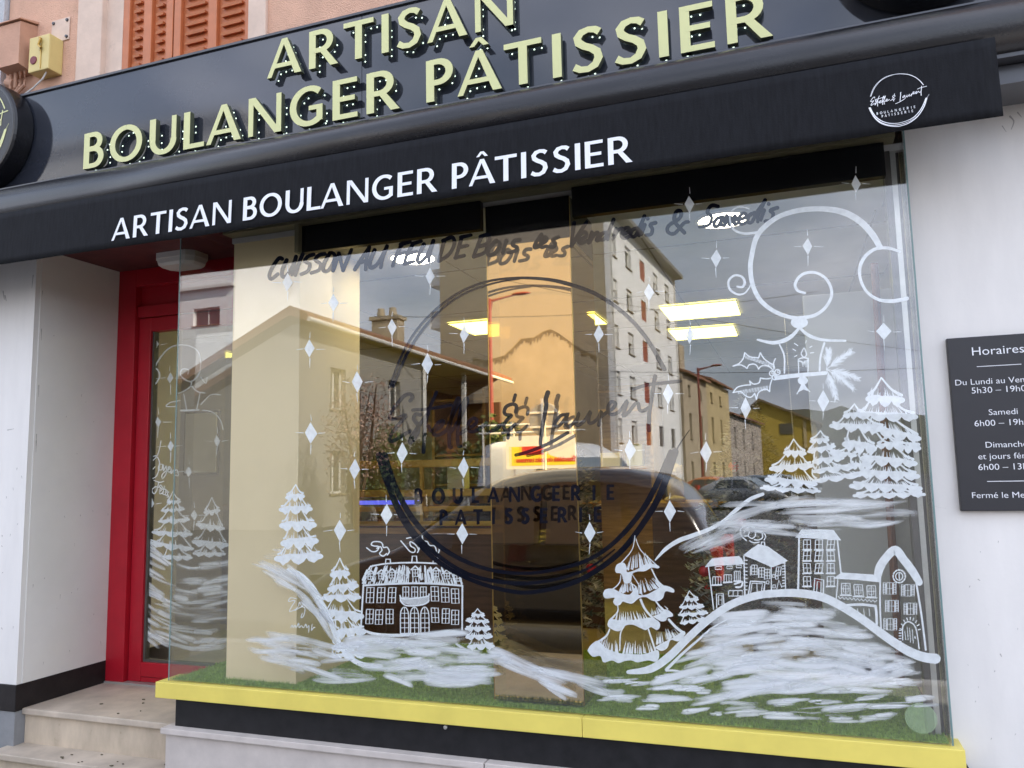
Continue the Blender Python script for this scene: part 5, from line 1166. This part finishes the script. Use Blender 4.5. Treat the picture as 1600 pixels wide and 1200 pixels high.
def facade(root, loc, length, z0, z1, cols, rows, wmat, depth=10, thick=.3, ww=1.2, style=None, name='wall'):
    """a street wall with real window openings; cols = centres along s, rows = (sill, head) pairs"""
    T = loc.M(); m = MB(); zs = z0
    for a, b in rows:
        m.box(0, length, 0, thick, zs, a, M=T); x = 0
        for c, w_ in cols:
            m.box(x, c-w_/2, 0, thick, a, b, M=T); x = c+w_/2
        m.box(x, length, 0, thick, a, b, M=T); zs = b
    m.box(0, length, 0, thick, zs, z1, M=T)
    m.build(name, wmat, root)
    for r_, (a, b) in enumerate(rows):
        for c_, (c, w_) in enumerate(cols):
            st_ = style(r_, c_) if style else 'glass'
            m = MB()
            if st_ == 'shutter': m.box(c-w_/2, c+w_/2, .06, .1, a, b, M=T); o = m.build('closed_shutter', M['redsh'], root); continue
            if st_ == 'door': m.box(c-w_/2, c+w_/2, .12, .16, a, b, M=T); m.build('garage_door', M['frame_dark'], root); continue
            m.box(c-w_/2, c+w_/2, .27, .298, a, b, M=T); o = m.build('window', M['dpane'], root)
            m = MB()
            for q in ((c-w_/2, c-w_/2+.07, a, b), (c+w_/2-.07, c+w_/2, a, b), (c-.04, c+.04, a, b), (c-w_/2+.07, c+w_/2-.07, b-.08, b), (c-w_/2+.07, c+w_/2-.07, a, a+.07)): m.box(q[0], q[1], .23, .269, q[2], q[3], M=T)
            m.build('frame', M['roller'], o)
            m = MB(); m.box(c-w_/2-.06, c+w_/2+.06, -.08, .22, a-.06, a-.001, M=T); m.build('sill', M['grime'], o)
            if st_ == 'roller':
                k = rnd.choice((.2, .3, .45)); m = MB(); m.box(c-w_/2+.02, c+w_/2-.02, .13, .165, b-(b-a)*k, b, M=T); m.build('roller_blind', M['roller'], o)
# apartment block: facade receding along the side street, plain gable towards the shop
ab = empty('apartment_block', V(-9.85, 43, -.2), 'five storey pale apartment block with red shutters and a blank tan gable across the square', 'building')
ba = R(4); LB = Loc(-9.85, 43, ba)
def s_at(px):
    k = math.tan(-YAW+math.atan((px-800)/FPX)); return (-9.85-k*46.4)/(k*math.cos(ba)-math.sin(ba))
colsB = [(s_at(p), 1.45) for p in (966, 990, 1012, 1032, 1050)]
LEN = s_at(1061)
rowsB = [(3.35, 4.85)]+[(6.3+2.9*k, 7.75+2.9*k) for k in range(4)]
facade(ab, LB, LEN, -.2, 17.5, colsB, rowsB, M['block'], style=lambda r, c: 'shutter' if c == 2 else ('door' if r == 0 and c > 2 else 'roller'))
T = LB.M()
m = MB(); m.box(0, .3, .301, 11.8, -.2, 17.5, M=T); m.build('gable_wall', M['gable'], ab)
m = MB(); m.box(LEN-.3, LEN, .301, 11.8, -.2, 17.5, M=T); m.box(.3, LEN-.3, 11.5, 11.8, -.2, 17.5, M=T); m.build('rear_wall', M['block'], ab)
m = MB(); m.box(-.1, LEN+.3, -.75, 12.2, 17.5, 17.8, M=T); m.build('roof', M['signback_roof'], ab)
m = MB(); m.box(.05, .2, -.14, -.01, -.2, 17.5, M=T); m.box(LEN-.2, LEN-.05, -.14, -.01, -.2, 17.5, M=T); m.build('downpipe', M['roller'], ab)
for k in range(5):
    m = MB(); z = 2.9+2.9*k; m.box(.3, 3.2, 11.81, 12.75, z-.15, z, M=T); m.box(.3, .42, 11.81, 12.75, z, z+1.0, M=T); m.box(.42, 3.2, 12.63, 12.75, z, z+1.0, M=T); m.build('balcony', M['block'], ab)
# trace of an older house on the gable
pt = [(742, 560), (762, 566), (772, 562), (790, 557), (803, 545), (816, 531), (836, 529), (850, 520), (862, 516), (874, 522), (888, 532), (905, 545), (935, 560)]
PT = [at(x, y, 43) for x, y in pt]
m = MB(); m.prism([(X, Z) for X, Z in PT]+[(PT[-1][0], -.2), (PT[0][0], -.2)], -42.62, -42.9, 'y'); m.build('render_patch', M['gable_patch'], ab)
m = MB()
for i in range(len(PT)-1):
    a, b = PT[i], PT[i+1]
    for k in range(6):
        t0, t1 = k/6, (k+1)/6; X0, X1 = a[0]+(b[0]-a[0])*t0, a[0]+(b[0]-a[0])*t1; Z0, Z1 = a[1]+(b[1]-a[1])*t0, a[1]+(b[1]-a[1])*t1
        d0 = rnd.uniform(.12, .5)
        vv = [m.bm.verts.new((X0, -42.61, Z0+.03)), m.bm.verts.new((X1, -42.61, Z1+.03)), m.bm.verts.new((X1, -42.61, Z1-d0*.7)), m.bm.verts.new((X0, -42.61, Z0-d0))]; m.bm.faces.new(vv)
m.build('grime_line', M['grime'], ab)

# long low house on the left of the side street
lh = empty('low_house', V(-16.4, 18, -.2), 'long low grey rendered house with a red tiled roof and a two pot chimney', 'house')
LH = Loc(-16.4, 20.3, 0); T = LH.M()
facade(lh, LH, 10.1, -.2, 7.1, [(2.6, 1.1), (7.2, 1.1)], [(1.0, 2.6), (4.2, 5.8)], M['house_w'])
m = MB(); q = [(.301, -.2), (.301, 7.1), (7, 4.1), (7, -.2)]
for s0, s1 in ((0, .3), (9.8, 10.1)):
    A = [m.bm.verts.new(T @ Vector((s0, a, b))) for a, b in q]; Bv = [m.bm.verts.new(T @ Vector((s1, a, b))) for a, b in q]
    m.bm.faces.new(A); m.bm.faces.new(Bv[::-1])
    for i in range(4): m.bm.faces.new((A[i], Bv[i], Bv[(i+1) % 4], A[(i+1) % 4]))
m.build('end_wall', M['house_w'], lh)
m = MB(); m.box(10.1, 20.7, 2.5, 2.8, -.2, 6.0, M=T); m.box(20.4, 20.7, 0, 2.5, -.2, 5.9, M=T); m.build('barn_wall', M['darkwood'], lh)
m = MB(); m.box(10.05, 10.3, -.06, .1, -.2, 7.1, M=T); m.build('post', M['roller'], lh)
m = MB(); m.box(15.2, 15.4, 0, .2, -.2, 7.1, M=T); m.build('post', M['roller'], lh)
m = MB(); q = [(-.55, 7.12), (-.55, 7.4), (.2, 7.75), (7.6, 4.3), (7.6, 4.05), (.2, 7.4)]
A = [m.bm.verts.new(T @ Vector((-.3, a, b))) for a, b in q]; Bv = [m.bm.verts.new(T @ Vector((21.1, a, b))) for a, b in q]
m.bm.faces.new(A); m.bm.faces.new(Bv[::-1])
for i in range(6): m.bm.faces.new((A[i], Bv[i], Bv[(i+1) % 6], A[(i+1) % 6]))
m.build('roof', M['tile'], lh)
m = MB(); m.tube([T @ Vector((-.3, -.6, 7.2)), T @ Vector((21.1, -.6, 7.12))], .09, 8); m.tube([T @ Vector((9.9, -.12, 7.1)), T @ Vector((9.9, -.12, 0))], .06, 6); m.build('gutter', M['roller'], lh)
m = MB(); m.box(-18.9, -17.5, -30.6, -29.9, 5.4, 9.15); m.box(-19.0, -17.4, -30.7, -29.8, 9.15, 9.32); c_ = m.build('chimney', M['stonehouse'], lh)
m = MB(); m.lathe([(.17, 9.32), (.2, 9.45), (.16, 9.75)], (-18.55, -30.2, 0), 14, 'z'); m.lathe([(.17, 9.32), (.2, 9.45), (.16, 9.75)], (-17.9, -30.2, 0), 14, 'z'); m.build('chimney_pot', M['stonehouse'], c_)

# white building far left
wb = empty('white_building', V(-50, 40, -.2), 'white modern building with a three part ribbon window far left across the street', 'building')
LW = Loc(-35.2, 40, R(90))               # facade runs away to the left, facing the shop
X3, Z3 = at(302, 483, 40); X4, Z4 = at(343, 506, 40); X5, Z5 = at(296, 590, 40); X6, Z6_ = at(315, 618, 40)
T = Matrix(((-1, 0, 0, -35.2), (0, -1, 0, -40), (0, 0, 1, 0), (0, 0, 0, 1)))
LW.M = lambda: T
facade(wb, LW, 45, -.2, 27, [(-35.2-(X3+X4)/2, abs(X4-X3)), (-35.2-(X3+X4)/2+7, 4.2), (-35.2-(X3+X4)/2+14, 4.2), (30, 4)], [(2.2, 4.6), (Z6_, Z5), (Z4, Z3), (22, 24)], M['block'])
m = MB(); m.box(.0, .3, .301, 12, -.2, 27, M=T); m.box(-.6, 45, -.5, 12.3, 27, 27.4, M=T); m.build('side_wall', M['block'], wb)
m = MB(); zc = at(290, 452, 40)[1]; m.box(0, 45, -.35, -.001, zc-.2, zc, M=T); m.build('ledge', M['roller'], wb)

# terrace of old houses further down the side street
def oldhouse(name, label, W0, W1, ht, mat, cols, rows):
    X0, X1 = -8.2+.097*(W0-62), -8.2+.097*(W1-62)
    e = empty(name, V(X0, W0, -.2), label, 'house', 'old terraced houses down the side street'); lc = Loc(X0, W0, math.atan(.097)); ln = (W1-W0)*1.0047-.05
    facade(e, lc, ln, -.2, ht, cols, rows, mat)
    T = lc.M(); m = MB(); m.box(0, .3, .301, 8, -.2, ht, M=T); m.box(ln-.3, ln, .301, 8, -.2, ht, M=T); m.build('end_wall', mat, e)
    m = MB(); q = [(-.5, ht), (-.5, ht+.2), (4, ht+1.6), (8.3, ht+.2), (8.3, ht), (4, ht+1.4)]
    A = [m.bm.verts.new(T @ Vector((0, a, b))) for a, b in q]; Bv = [m.bm.verts.new(T @ Vector((ln, a, b))) for a, b in q]
    m.bm.faces.new(A); m.bm.faces.new(Bv[::-1])
    for i in range(6): m.bm.faces.new((A[i], Bv[i], Bv[(i+1) % 6], A[(i+1) % 6]))
    rf = m.build('roof', M['tile'], e)
    if name == 'stone_house':
        m = MB(); m.box(.6, 2.4, .3, 1.2, ht, ht+2.6, M=T); m.build('chimney', M['stonehouse'], rf)
oldhouse('stone_house', 'narrow beige stone house with a tall chimney right beside the apartment block', 62.3, 72, 9.6, M['stonehouse'], [(2.4, 1.0), (7.0, 1.0)], [(.2, 2.3), (4.2, 6.4), (7.9, 8.8)])
oldhouse('ochre_house', 'ochre rendered old house in the middle of the terrace', 72, 84, 10.0, M['ochre'], [(2.4, 1.1), (7.0, 1.1)], [(.2, 2.3), (4.2, 6.6), (8.0, 9.0)])
oldhouse('grey_house', 'lower grey old house with an arched door at the far end of the terrace', 84, 108, 7.4, M['greyhouse'], [(3, 1.2), (9, 1.2), (16, 1.2)], [(.2, 2.4), (4.0, 6.2)])
yh = empty('yellow_house', V(-1, 112, -.2), 'mustard yellow house whose gable closes the end of the side street', 'house')
m = MB(); m.prism([(-6.4, -.2), (-6.4, 9.0), (-3.9, 11.0), (3.4, 7.6), (3.4, -.2)], -112, -124, 'y'); m.build('wall', M['yelhouse'], yh)
m = MB(); m.prism([(-6.9, 9.0), (-3.9, 11.35), (4.2, 7.55), (4.2, 7.25), (-3.9, 11.02), (-6.9, 8.7)], -111.4, -124.5, 'y'); m.build('roof', M['grime'], yh)
for a, b in ((at(1218, 662, 112), at(1240, 678, 112)), (at(1254, 655, 112), at(1262, 700, 112))):
    m = MB(); m.box(a[0], b[0], -111.96, -111.9, b[1], a[1]); m.build('window', M['dpane'] if a[0] < .6 else M['ochre'], yh)
# wooded hill
hv, hf = [], []
for i in range(81):
    x = -170+i*5.0
    for j in range(12):
        W_ = 170+j*14; h = (5+15*math.exp(-((x-6)/55)**2))*(min(j, 6)/6)+2.2*mnoise.noise(Vector((x*.11, W_*.1, 2)))+1.2*mnoise.noise(Vector((x*.4, W_*.4, 7)))
        hv.append(V(x, W_, h-1.0))
for i in range(80):
    for j in range(11): a = i*12+j; hf.append((a, a+1, a+13, a+12))
me = bpy.data.meshes.new('wooded_hill'); me.from_pydata(hv, [], hf); link('hills', me, M['hill'])['kind'] = 'structure'

# trees, hedges
def foliage(root, cs, n, size, mat, name='crown'):
    v, f = [], []
    for k in range(n):
        c = rnd.choice(cs); d = Vector((rnd.gauss(0, 1), rnd.gauss(0, 1), rnd.gauss(0, 1))).normalized()*(rnd.random()**.45)
        p = Vector((c[0]+d.x*c[3], c[1]+d.y*c[3], c[2]+d.z*c[4])); a = Vector((rnd.gauss(0, 1), rnd.gauss(0, 1), rnd.gauss(0, 1))).normalized(); b = a.cross(Vector((rnd.gauss(0, 1), rnd.gauss(0, 1), .3))).normalized()
        s_ = size*rnd.uniform(.6, 1.4); i0 = len(v); v.extend([tuple(p-a*s_), tuple(p+b*s_*.5), tuple(p+a*s_), tuple(p-b*s_*.5)]); f.append((i0, i0+1, i0+2, i0+3))
    me = bpy.data.meshes.new(name); me.from_pydata(v, [], f); return link(name, me, mat, root)
def bush(name, X, W, r, h, n, mat, label, cat_, group=None, leaf=None):
    e = empty(name, V(X, W, -.2), label, cat_, group)
    m = MB(); 
    for k in range(4): m.tube([V(X, W, -.2), V(X+rnd.uniform(-.3, .3)*r, W+rnd.uniform(-.3, .3)*r, h*.5), V(X+rnd.uniform(-.7, .7)*r, W+rnd.uniform(-.6, .6)*r, h*.9)], [.07, .05, .02], 6)
    m.build('trunk', M['darkwood'], e)
    cs = [(X+rnd.uniform(-.5, .5)*r, -W+rnd.uniform(-.5, .5)*r, h*rnd.uniform(.35, .8), r*.55, h*.28) for k in range(9)]
    foliage(e, cs, n, leaf or .06+.012*h, mat)
bush('hedge_shrub', -15.2, 24, 1.3, 3.4, 3600, M['leaf'], 'green shrub below the low house, nearest to the shop', 'shrub')
bush('hedge_shrub', -14.9, 27.5, 1.3, 3.2, 3600, M['darkleaf'], 'dark green shrub in the middle below the low house', 'shrub')
bush('hedge_shrub', -14.6, 32, 1.6, 3.1, 3600, M['leaf'], 'green shrub below the barn end of the low house', 'shrub')
bush('garden_shrub', at(782, 680, 23)[0], 23, 1.0, 3.6, 2400, M['leaf'], 'bright green shrub left of the advertising banner', 'shrub')
bush('autumn_tree', -13.6, 19.5, 1.5, 5.0, 2600, M['autumn'], 'reddish autumn tree in front of the low house', 'tree', leaf=.055)
#bush('street_tree', at(1150, 700, 58)[0], 58, 1.5, 5.5, 1800, M['darkleaf'], 'dark leafy tree standing before the old terraced houses', 'tree')

# street lamps
def lamp(X, W, h, dx_, label):
    e = empty('street_lamp', V(X, W, -.2), label, 'street lamp', 'red street lamps')
    m = MB(); m.tube([V(X, W, -.2), V(X, W, 1.2), V(X, W, h)], [.11, .09, .06], 10); m.lathe([(.17, -.2), (.17, .6), (.12, .7)], V(X, W, 0), 12, 'z'); m.build('pole', M['redlamp'], e)
    m = MB(); m.tube([V(X, W, h-.1), V(X+dx_*.7, W, h+.05)], .035, 7); m.prism([(X, h-.9), (X+.12, h-.15), (X+.6*abs(dx_)/dx_, h-.05), (X, h-.05)], -W-.03, -W+.03, 'y'); m.build('arm', M['redlamp'], e)
    m = MB(); m.ball(V(X+dx_*.85, W, h+.08), abs(dx_)*.26, .14, .07, 12); m.build('lantern', M['redlamp'], e, True)
lamp(-11.3, 26, 8.75, 1.6, 'tall red street lamp nearer to the shop, seen in the bronze mirror')
lamp(-5.08, 45, 7.75, 1.3, 'red street lamp farther off in front of the stone house')
# round road sign seen from behind, banner, railing
x0, z0 = at(848, 655, 11); k = 14.4/FPX
rs = empty('road_sign', V(x0, 11, -.2), 'round road sign seen from its grey back above the advertising banner', 'road sign')
M['signback'] = P('sign_back', (.33, .32, .31), .5, metal=.3)
m = MB(); m.lathe([(.001, .012), (27*k, .012), (28*k, 0), (27*k, -.012), (.001, -.012)], (x0, -11, z0), 36, 'y'); m.build('disc', M['signback'], rs)
m = MB(); m.tube([(x0-.02, -10.95, -.2), (x0, -10.95, z0+.4)], .028, 8); m.build('pole', M['roller'], rs)
m = MB(); m.box(x0-26*k, x0+26*k, -10.975, -10.965, z0+.12, z0+.16); m.box(x0-26*k, x0+26*k, -10.975, -10.965, z0-.16, z0-.12); m.build('bracket', M['roller'], rs)
WB_ = 12.3
xa, za = at(786, 682, WB_); xb, zb = at(899, 731, WB_)
bn = empty('advertising_banner', V((xa+xb)/2, WB_, zb), 'white and yellow advertising banner with red lettering on the railing across the street', 'banner')
M['bwhite'] = P('banner_white', (.62, .61, .58), .6); M['byel'] = P('banner_yellow', (.70, .52, .03), .6); M['bred'] = P('banner_red', (.46, .03, .025), .6)
m = MB(); m.box(xa, xb, -WB_-.02, -WB_, zb, za); m.build('sheet', M['bwhite'], bn)
y0_ = -WB_+.003; W_b = xb-xa; H_b = za-zb
pts = [(xa+W_b*.08, zb+H_b*.10), (xa+W_b*.08, zb+H_b*.68), (xa+W_b*.55, zb+H_b*.66), (xa+W_b*.62, zb+H_b*.42), (xa+W_b*.80, zb+H_b*.27), (xb-.01, zb+H_b*.20), (xb-.01, zb+H_b*.10)]
m = MB(); m.prism(pts, y0_-.002, y0_, 'y'); m.build('yellow_field', M['byel'], bn)
m = MB(); m.box(xa+W_b*.23, xa+W_b*.56, y0_+.001, y0_+.003, zb+H_b*.42, zb+H_b*.68); m.build('red_field', M['bred'], bn)
text_mesh("L'Étanchéité des toits terrasses", H_b*.20, facing((xa+W_b*.17+xb)/2, y0_+.008, zb+H_b*.21, True), 'writing', M['bred'], bn, sx=.78, bold=.004)
m = MB()
for z in (za+.08, za+.25): m.tube([(xa-.6, -WB_-.1, z), (xb+.2, -WB_-.1, z)], .025, 6)
for i in range(5): x = xa-.5+i*.65; m.tube([(x, -WB_-.1, -.2), (x, -WB_-.1, za+.3)], .025, 6)
tag(m.build('railing', M['roller']), 'white tubular railing carrying the advertising banner', 'railing')
# overhead wires
m = MB()
for (a, b) in ((V(-12, 30, 10.5), V(14, 60, 9.0)), (V(-16, 25, 8.2), V(2, 46, 12)), (V(-10, 43, 7.6), V(20, 44, 7.0))):
    a, b = Vector(a), Vector(b); m.tube([a+(b-a)*t/10-Vector((0, 0, 1.2*4*t/10*(1-t/10)*.4)) for t in range(11)], .014, 5)
tag(m.build('overhead_wires', M['black']), 'thin black overhead wires crossing the square', 'wires')

# vehicles: body lofted from cross sections, separate glazing, wheels, lamps, mirrors, handles
def vehicle(name, label, cat_, X, W, head, paint, L_, Wd, prof, belt, glz, wheels, wr=.32, group=None, door=None):
    """prof: (x, top z) from nose to tail; belt: height of the window line; glz: side windows as x-z outlines"""
    e = empty(name, V(X, W, -.2), label, cat_, group)
    T = Matrix.Translation(V(X, W, -.2)) @ Matrix.Rotation(head, 4, 'Z')
    hw = Wd/2; ht = max(p[1] for p in prof)
    def wid(z): return hw*(.93 if z < .35 else 1.0) if z <= belt else hw*(1-.22*((z-belt)/(ht-belt))**1.1)
    m = MB(); rings = []
    for x, zt in prof:
        edge = min(1, max(0, min(x, L_-x)/.25)); tap = .90+.10*edge
        zb_ = .24; zb2 = min(.5, zt*.6); zm = min(belt, zt-.06); 
        sec = [(wid(zb_)*.9, zb_), (wid(.5), zb2), (wid(zm)*1.0, zm), (wid(zt-.07)*.985, zt-.05), (wid(zt)*.86, zt)]
        full = [(-a, b) for a, b in sec]+[(0, zt+.015)]+[(a, b) for a, b in sec[::-1]]
        rings.append([m.bm.verts.new(T @ Vector((x, a*tap, b))) for a, b in full])
    for i in range(len(rings)-1):
        for j in range(len(rings[0])-1): m.bm.faces.new((rings[i][j], rings[i+1][j], rings[i+1][j+1], rings[i][j+1]))
        m.bm.faces.new((rings[i][-1], rings[i+1][-1], rings[i+1][0], rings[i][0]))
    m.bm.faces.new(rings[0]); m.bm.faces.new(rings[-1][::-1])
    body = m.build('body', paint, e, True)
    sb = body.modifiers.new('sub', 'SUBSURF'); sb.levels = 1; sb.render_levels = 1
    for s_ in (-1, 1):
        for g in glz:
            m = MB(); vv = [m.bm.verts.new(T @ Vector((x, s_*(wid(z)+.012), z))) for x, z in g]; r_ = bmesh.ops.extrude_face_region(m.bm, geom=[m.bm.faces.new(vv)])
            for q in [q for q in r_['geom'] if isinstance(q, bmesh.types.BMVert)]: q.co += T.to_3x3() @ Vector((0, -s_*.03, 0))
            m.build('side_window', M['carwin'] if name == 'black_car' else M['dpane'], e)
        for x in wheels:
            m = MB(); m.lathe([(.12, -.1), (wr-.02, -.1), (wr, -.07), (wr, .07), (wr-.02, .1), (.12, .1)], (0, 0, 0), 24, 'y'); 
            for v in m.bm.verts: v.co = T @ (v.co+Vector((x, s_*(hw-.10), wr)))
            wl = m.build('wheel', M['tyre'], e)
            m = MB(); m.lathe([(.03, .0), (.20, .0), (.22, .03), (.22, -.03), (.03, -.03)], (0, 0, 0), 20, 'y')
            for v in m.bm.verts: v.co = T @ (v.co+Vector((x, s_*(hw+.0), wr)))
            m.build('rim', M['rim'], wl)
        m = MB(); m.box(.06, .22, s_*(hw*.52), s_*(hw*.88), .62, .78, bev=.02, M=T); m.build('headlight', M['dpane'], e)
        m = MB(); m.box(L_-.12, L_+.004, s_*(hw*.62), s_*(hw*.9), .8, 1.1, bev=.02, M=T); m.build('tail_light', M['bred'], e)
        if door:
            m = MB(); m.box(door[0]-.02, door[0]+.16, s_*(hw+.02), s_*(hw+.20), belt+.0, belt+.16, bev=.03, M=T); m.build('wing_mirror', M['bluecar'] if name == 'black_car' else paint, e)
            for hx in door[1:]:
                m = MB(); m.box(hx-.1, hx+.1, s_*(wid(belt-.12)+.01), s_*(wid(belt-.12)+.045), belt-.17, belt-.13, bev=.01, M=T); m.build('door_handle', paint if name == 'black_car' else M['black'], e)
    # windscreen
    xs = [p for p in prof]
    k = max(range(len(xs)-1), key=lambda i: (xs[i+1][1]-xs[i][1])*(xs[i][1] > belt-.15))
    (xa_, za_), (xb_, zb_) = xs[k], xs[k+1]; nrm = Vector((-(zb_-za_), 0, xb_-xa_)).normalized()*.03
    m = MB(); c4 = []
    for t, z in ((.06, za_), (.9, zb_)):
        x = xa_+(xb_-xa_)*t; zz = za_+(zb_-za_)*t; hw_ = wid(zz)*.86; c4.append((x, zz, hw_))
    vv = [m.bm.verts.new(T @ (Vector((c4[0][0], -c4[0][2], c4[0][1]))+nrm)), m.bm.verts.new(T @ (Vector((c4[0][0], c4[0][2], c4[0][1]))+nrm)), m.bm.verts.new(T @ (Vector((c4[1][0], c4[1][2], c4[1][1]))+nrm)), m.bm.verts.new(T @ (Vector((c4[1][0], -c4[1][2], c4[1][1]))+nrm))]
    m.bm.faces.new(vv); m.build('windscreen', M['car_blue'], e)
    return e
M['carwin'] = P('car_window', (.10, .085, .08), .06)
M['car_blue'] = P('windscreen_glass', (.12, .16, .20), .08)
CARP = [(0, .62), (.12, .78), (.7, .98), (1.25, 1.06), (1.95, 1.72), (2.4, 1.84), (3.2, 1.86), (3.85, 1.80), (4.15, 1.45), (4.3, 1.1), (4.35, .7)]
GZ_ = [[(1.55, 1.12), (2.62, 1.12), (2.62, 1.66), (2.10, 1.66)], [(2.70, 1.12), (3.50, 1.12), (3.45, 1.66), (2.70, 1.66)], [(3.58, 1.14), (3.98, 1.16), (3.82, 1.62), (3.54, 1.64)]]
vehicle('black_car', 'glossy black people carrier parked at the kerb right in front of the shop', 'car', -5.0, 4.75, 0, M['blackcar'], 4.35, 1.82, CARP, 1.08, GZ_, (.85, 3.45), .33, None, (1.65, 2.45, 3.4))
VANP = [(0, .7), (.1, .95), (.55, 1.12), (.95, 1.32), (1.75, 2.25), (2.2, 2.55), (2.8, 2.68), (4.4, 2.68), (4.65, 2.6), (4.7, 1.0)]
VGZ = [[(1.3, 1.55), (2.35, 1.5), (2.35, 2.2), (1.85, 2.2)]]
xv, _ = at(988, 720, 15)
vehicle('white_van', 'white panel van parked nearest to the banner, nose towards the apartment block', 'van', xv, 15, R(180+28), M['whitecar'], 4.7, 2.0, VANP, 1.45, VGZ, (.95, 3.8), .34, 'white panel vans', (1.4, 2.2))
xv, _ = at(1020, 725, 16.8)
vehicle('white_van', 'white panel van parked farther off behind the other van', 'van', xv, 16.8, R(180+28), M['whitecar'], 4.7, 2.0, VANP, 1.45, VGZ, (.95, 3.8), .34, 'white panel vans', (1.4, 2.2))
CP2 = [(0, .55), (.12, .7), (.7, .86), (1.2, .92), (1.9, 1.42), (2.4, 1.48), (3.1, 1.45), (3.7, 1.1), (4.1, 1.0), (4.2, .6)]
G2 = [[(1.5, .97), (2.45, .97), (2.45, 1.33), (2.0, 1.33)], [(2.52, .97), (3.3, .97), (3.05, 1.31), (2.52, 1.33)]]
for px, W_, mt, hd, lab in ((1120, 36, 'orangecar', 200, 'small orange car parked in front of the stone house'), (1165, 33, 'silvercar', 195, 'silver car parked in the square, right of the orange car'), (1195, 40, 'bluecar', 185, 'dark blue grey car parked farther back near the yellow house'), (1225, 46, 'blackcar', 190, 'dark car parked at the far right of the square')):
    vehicle('parked_car', lab, 'car', at(px, 735, W_)[0]+2, W_, R(hd), M[mt], 4.2, 1.74, CP2, .94, G2, (.8, 3.35), .3, 'cars parked in the square', (1.5, 2.3))
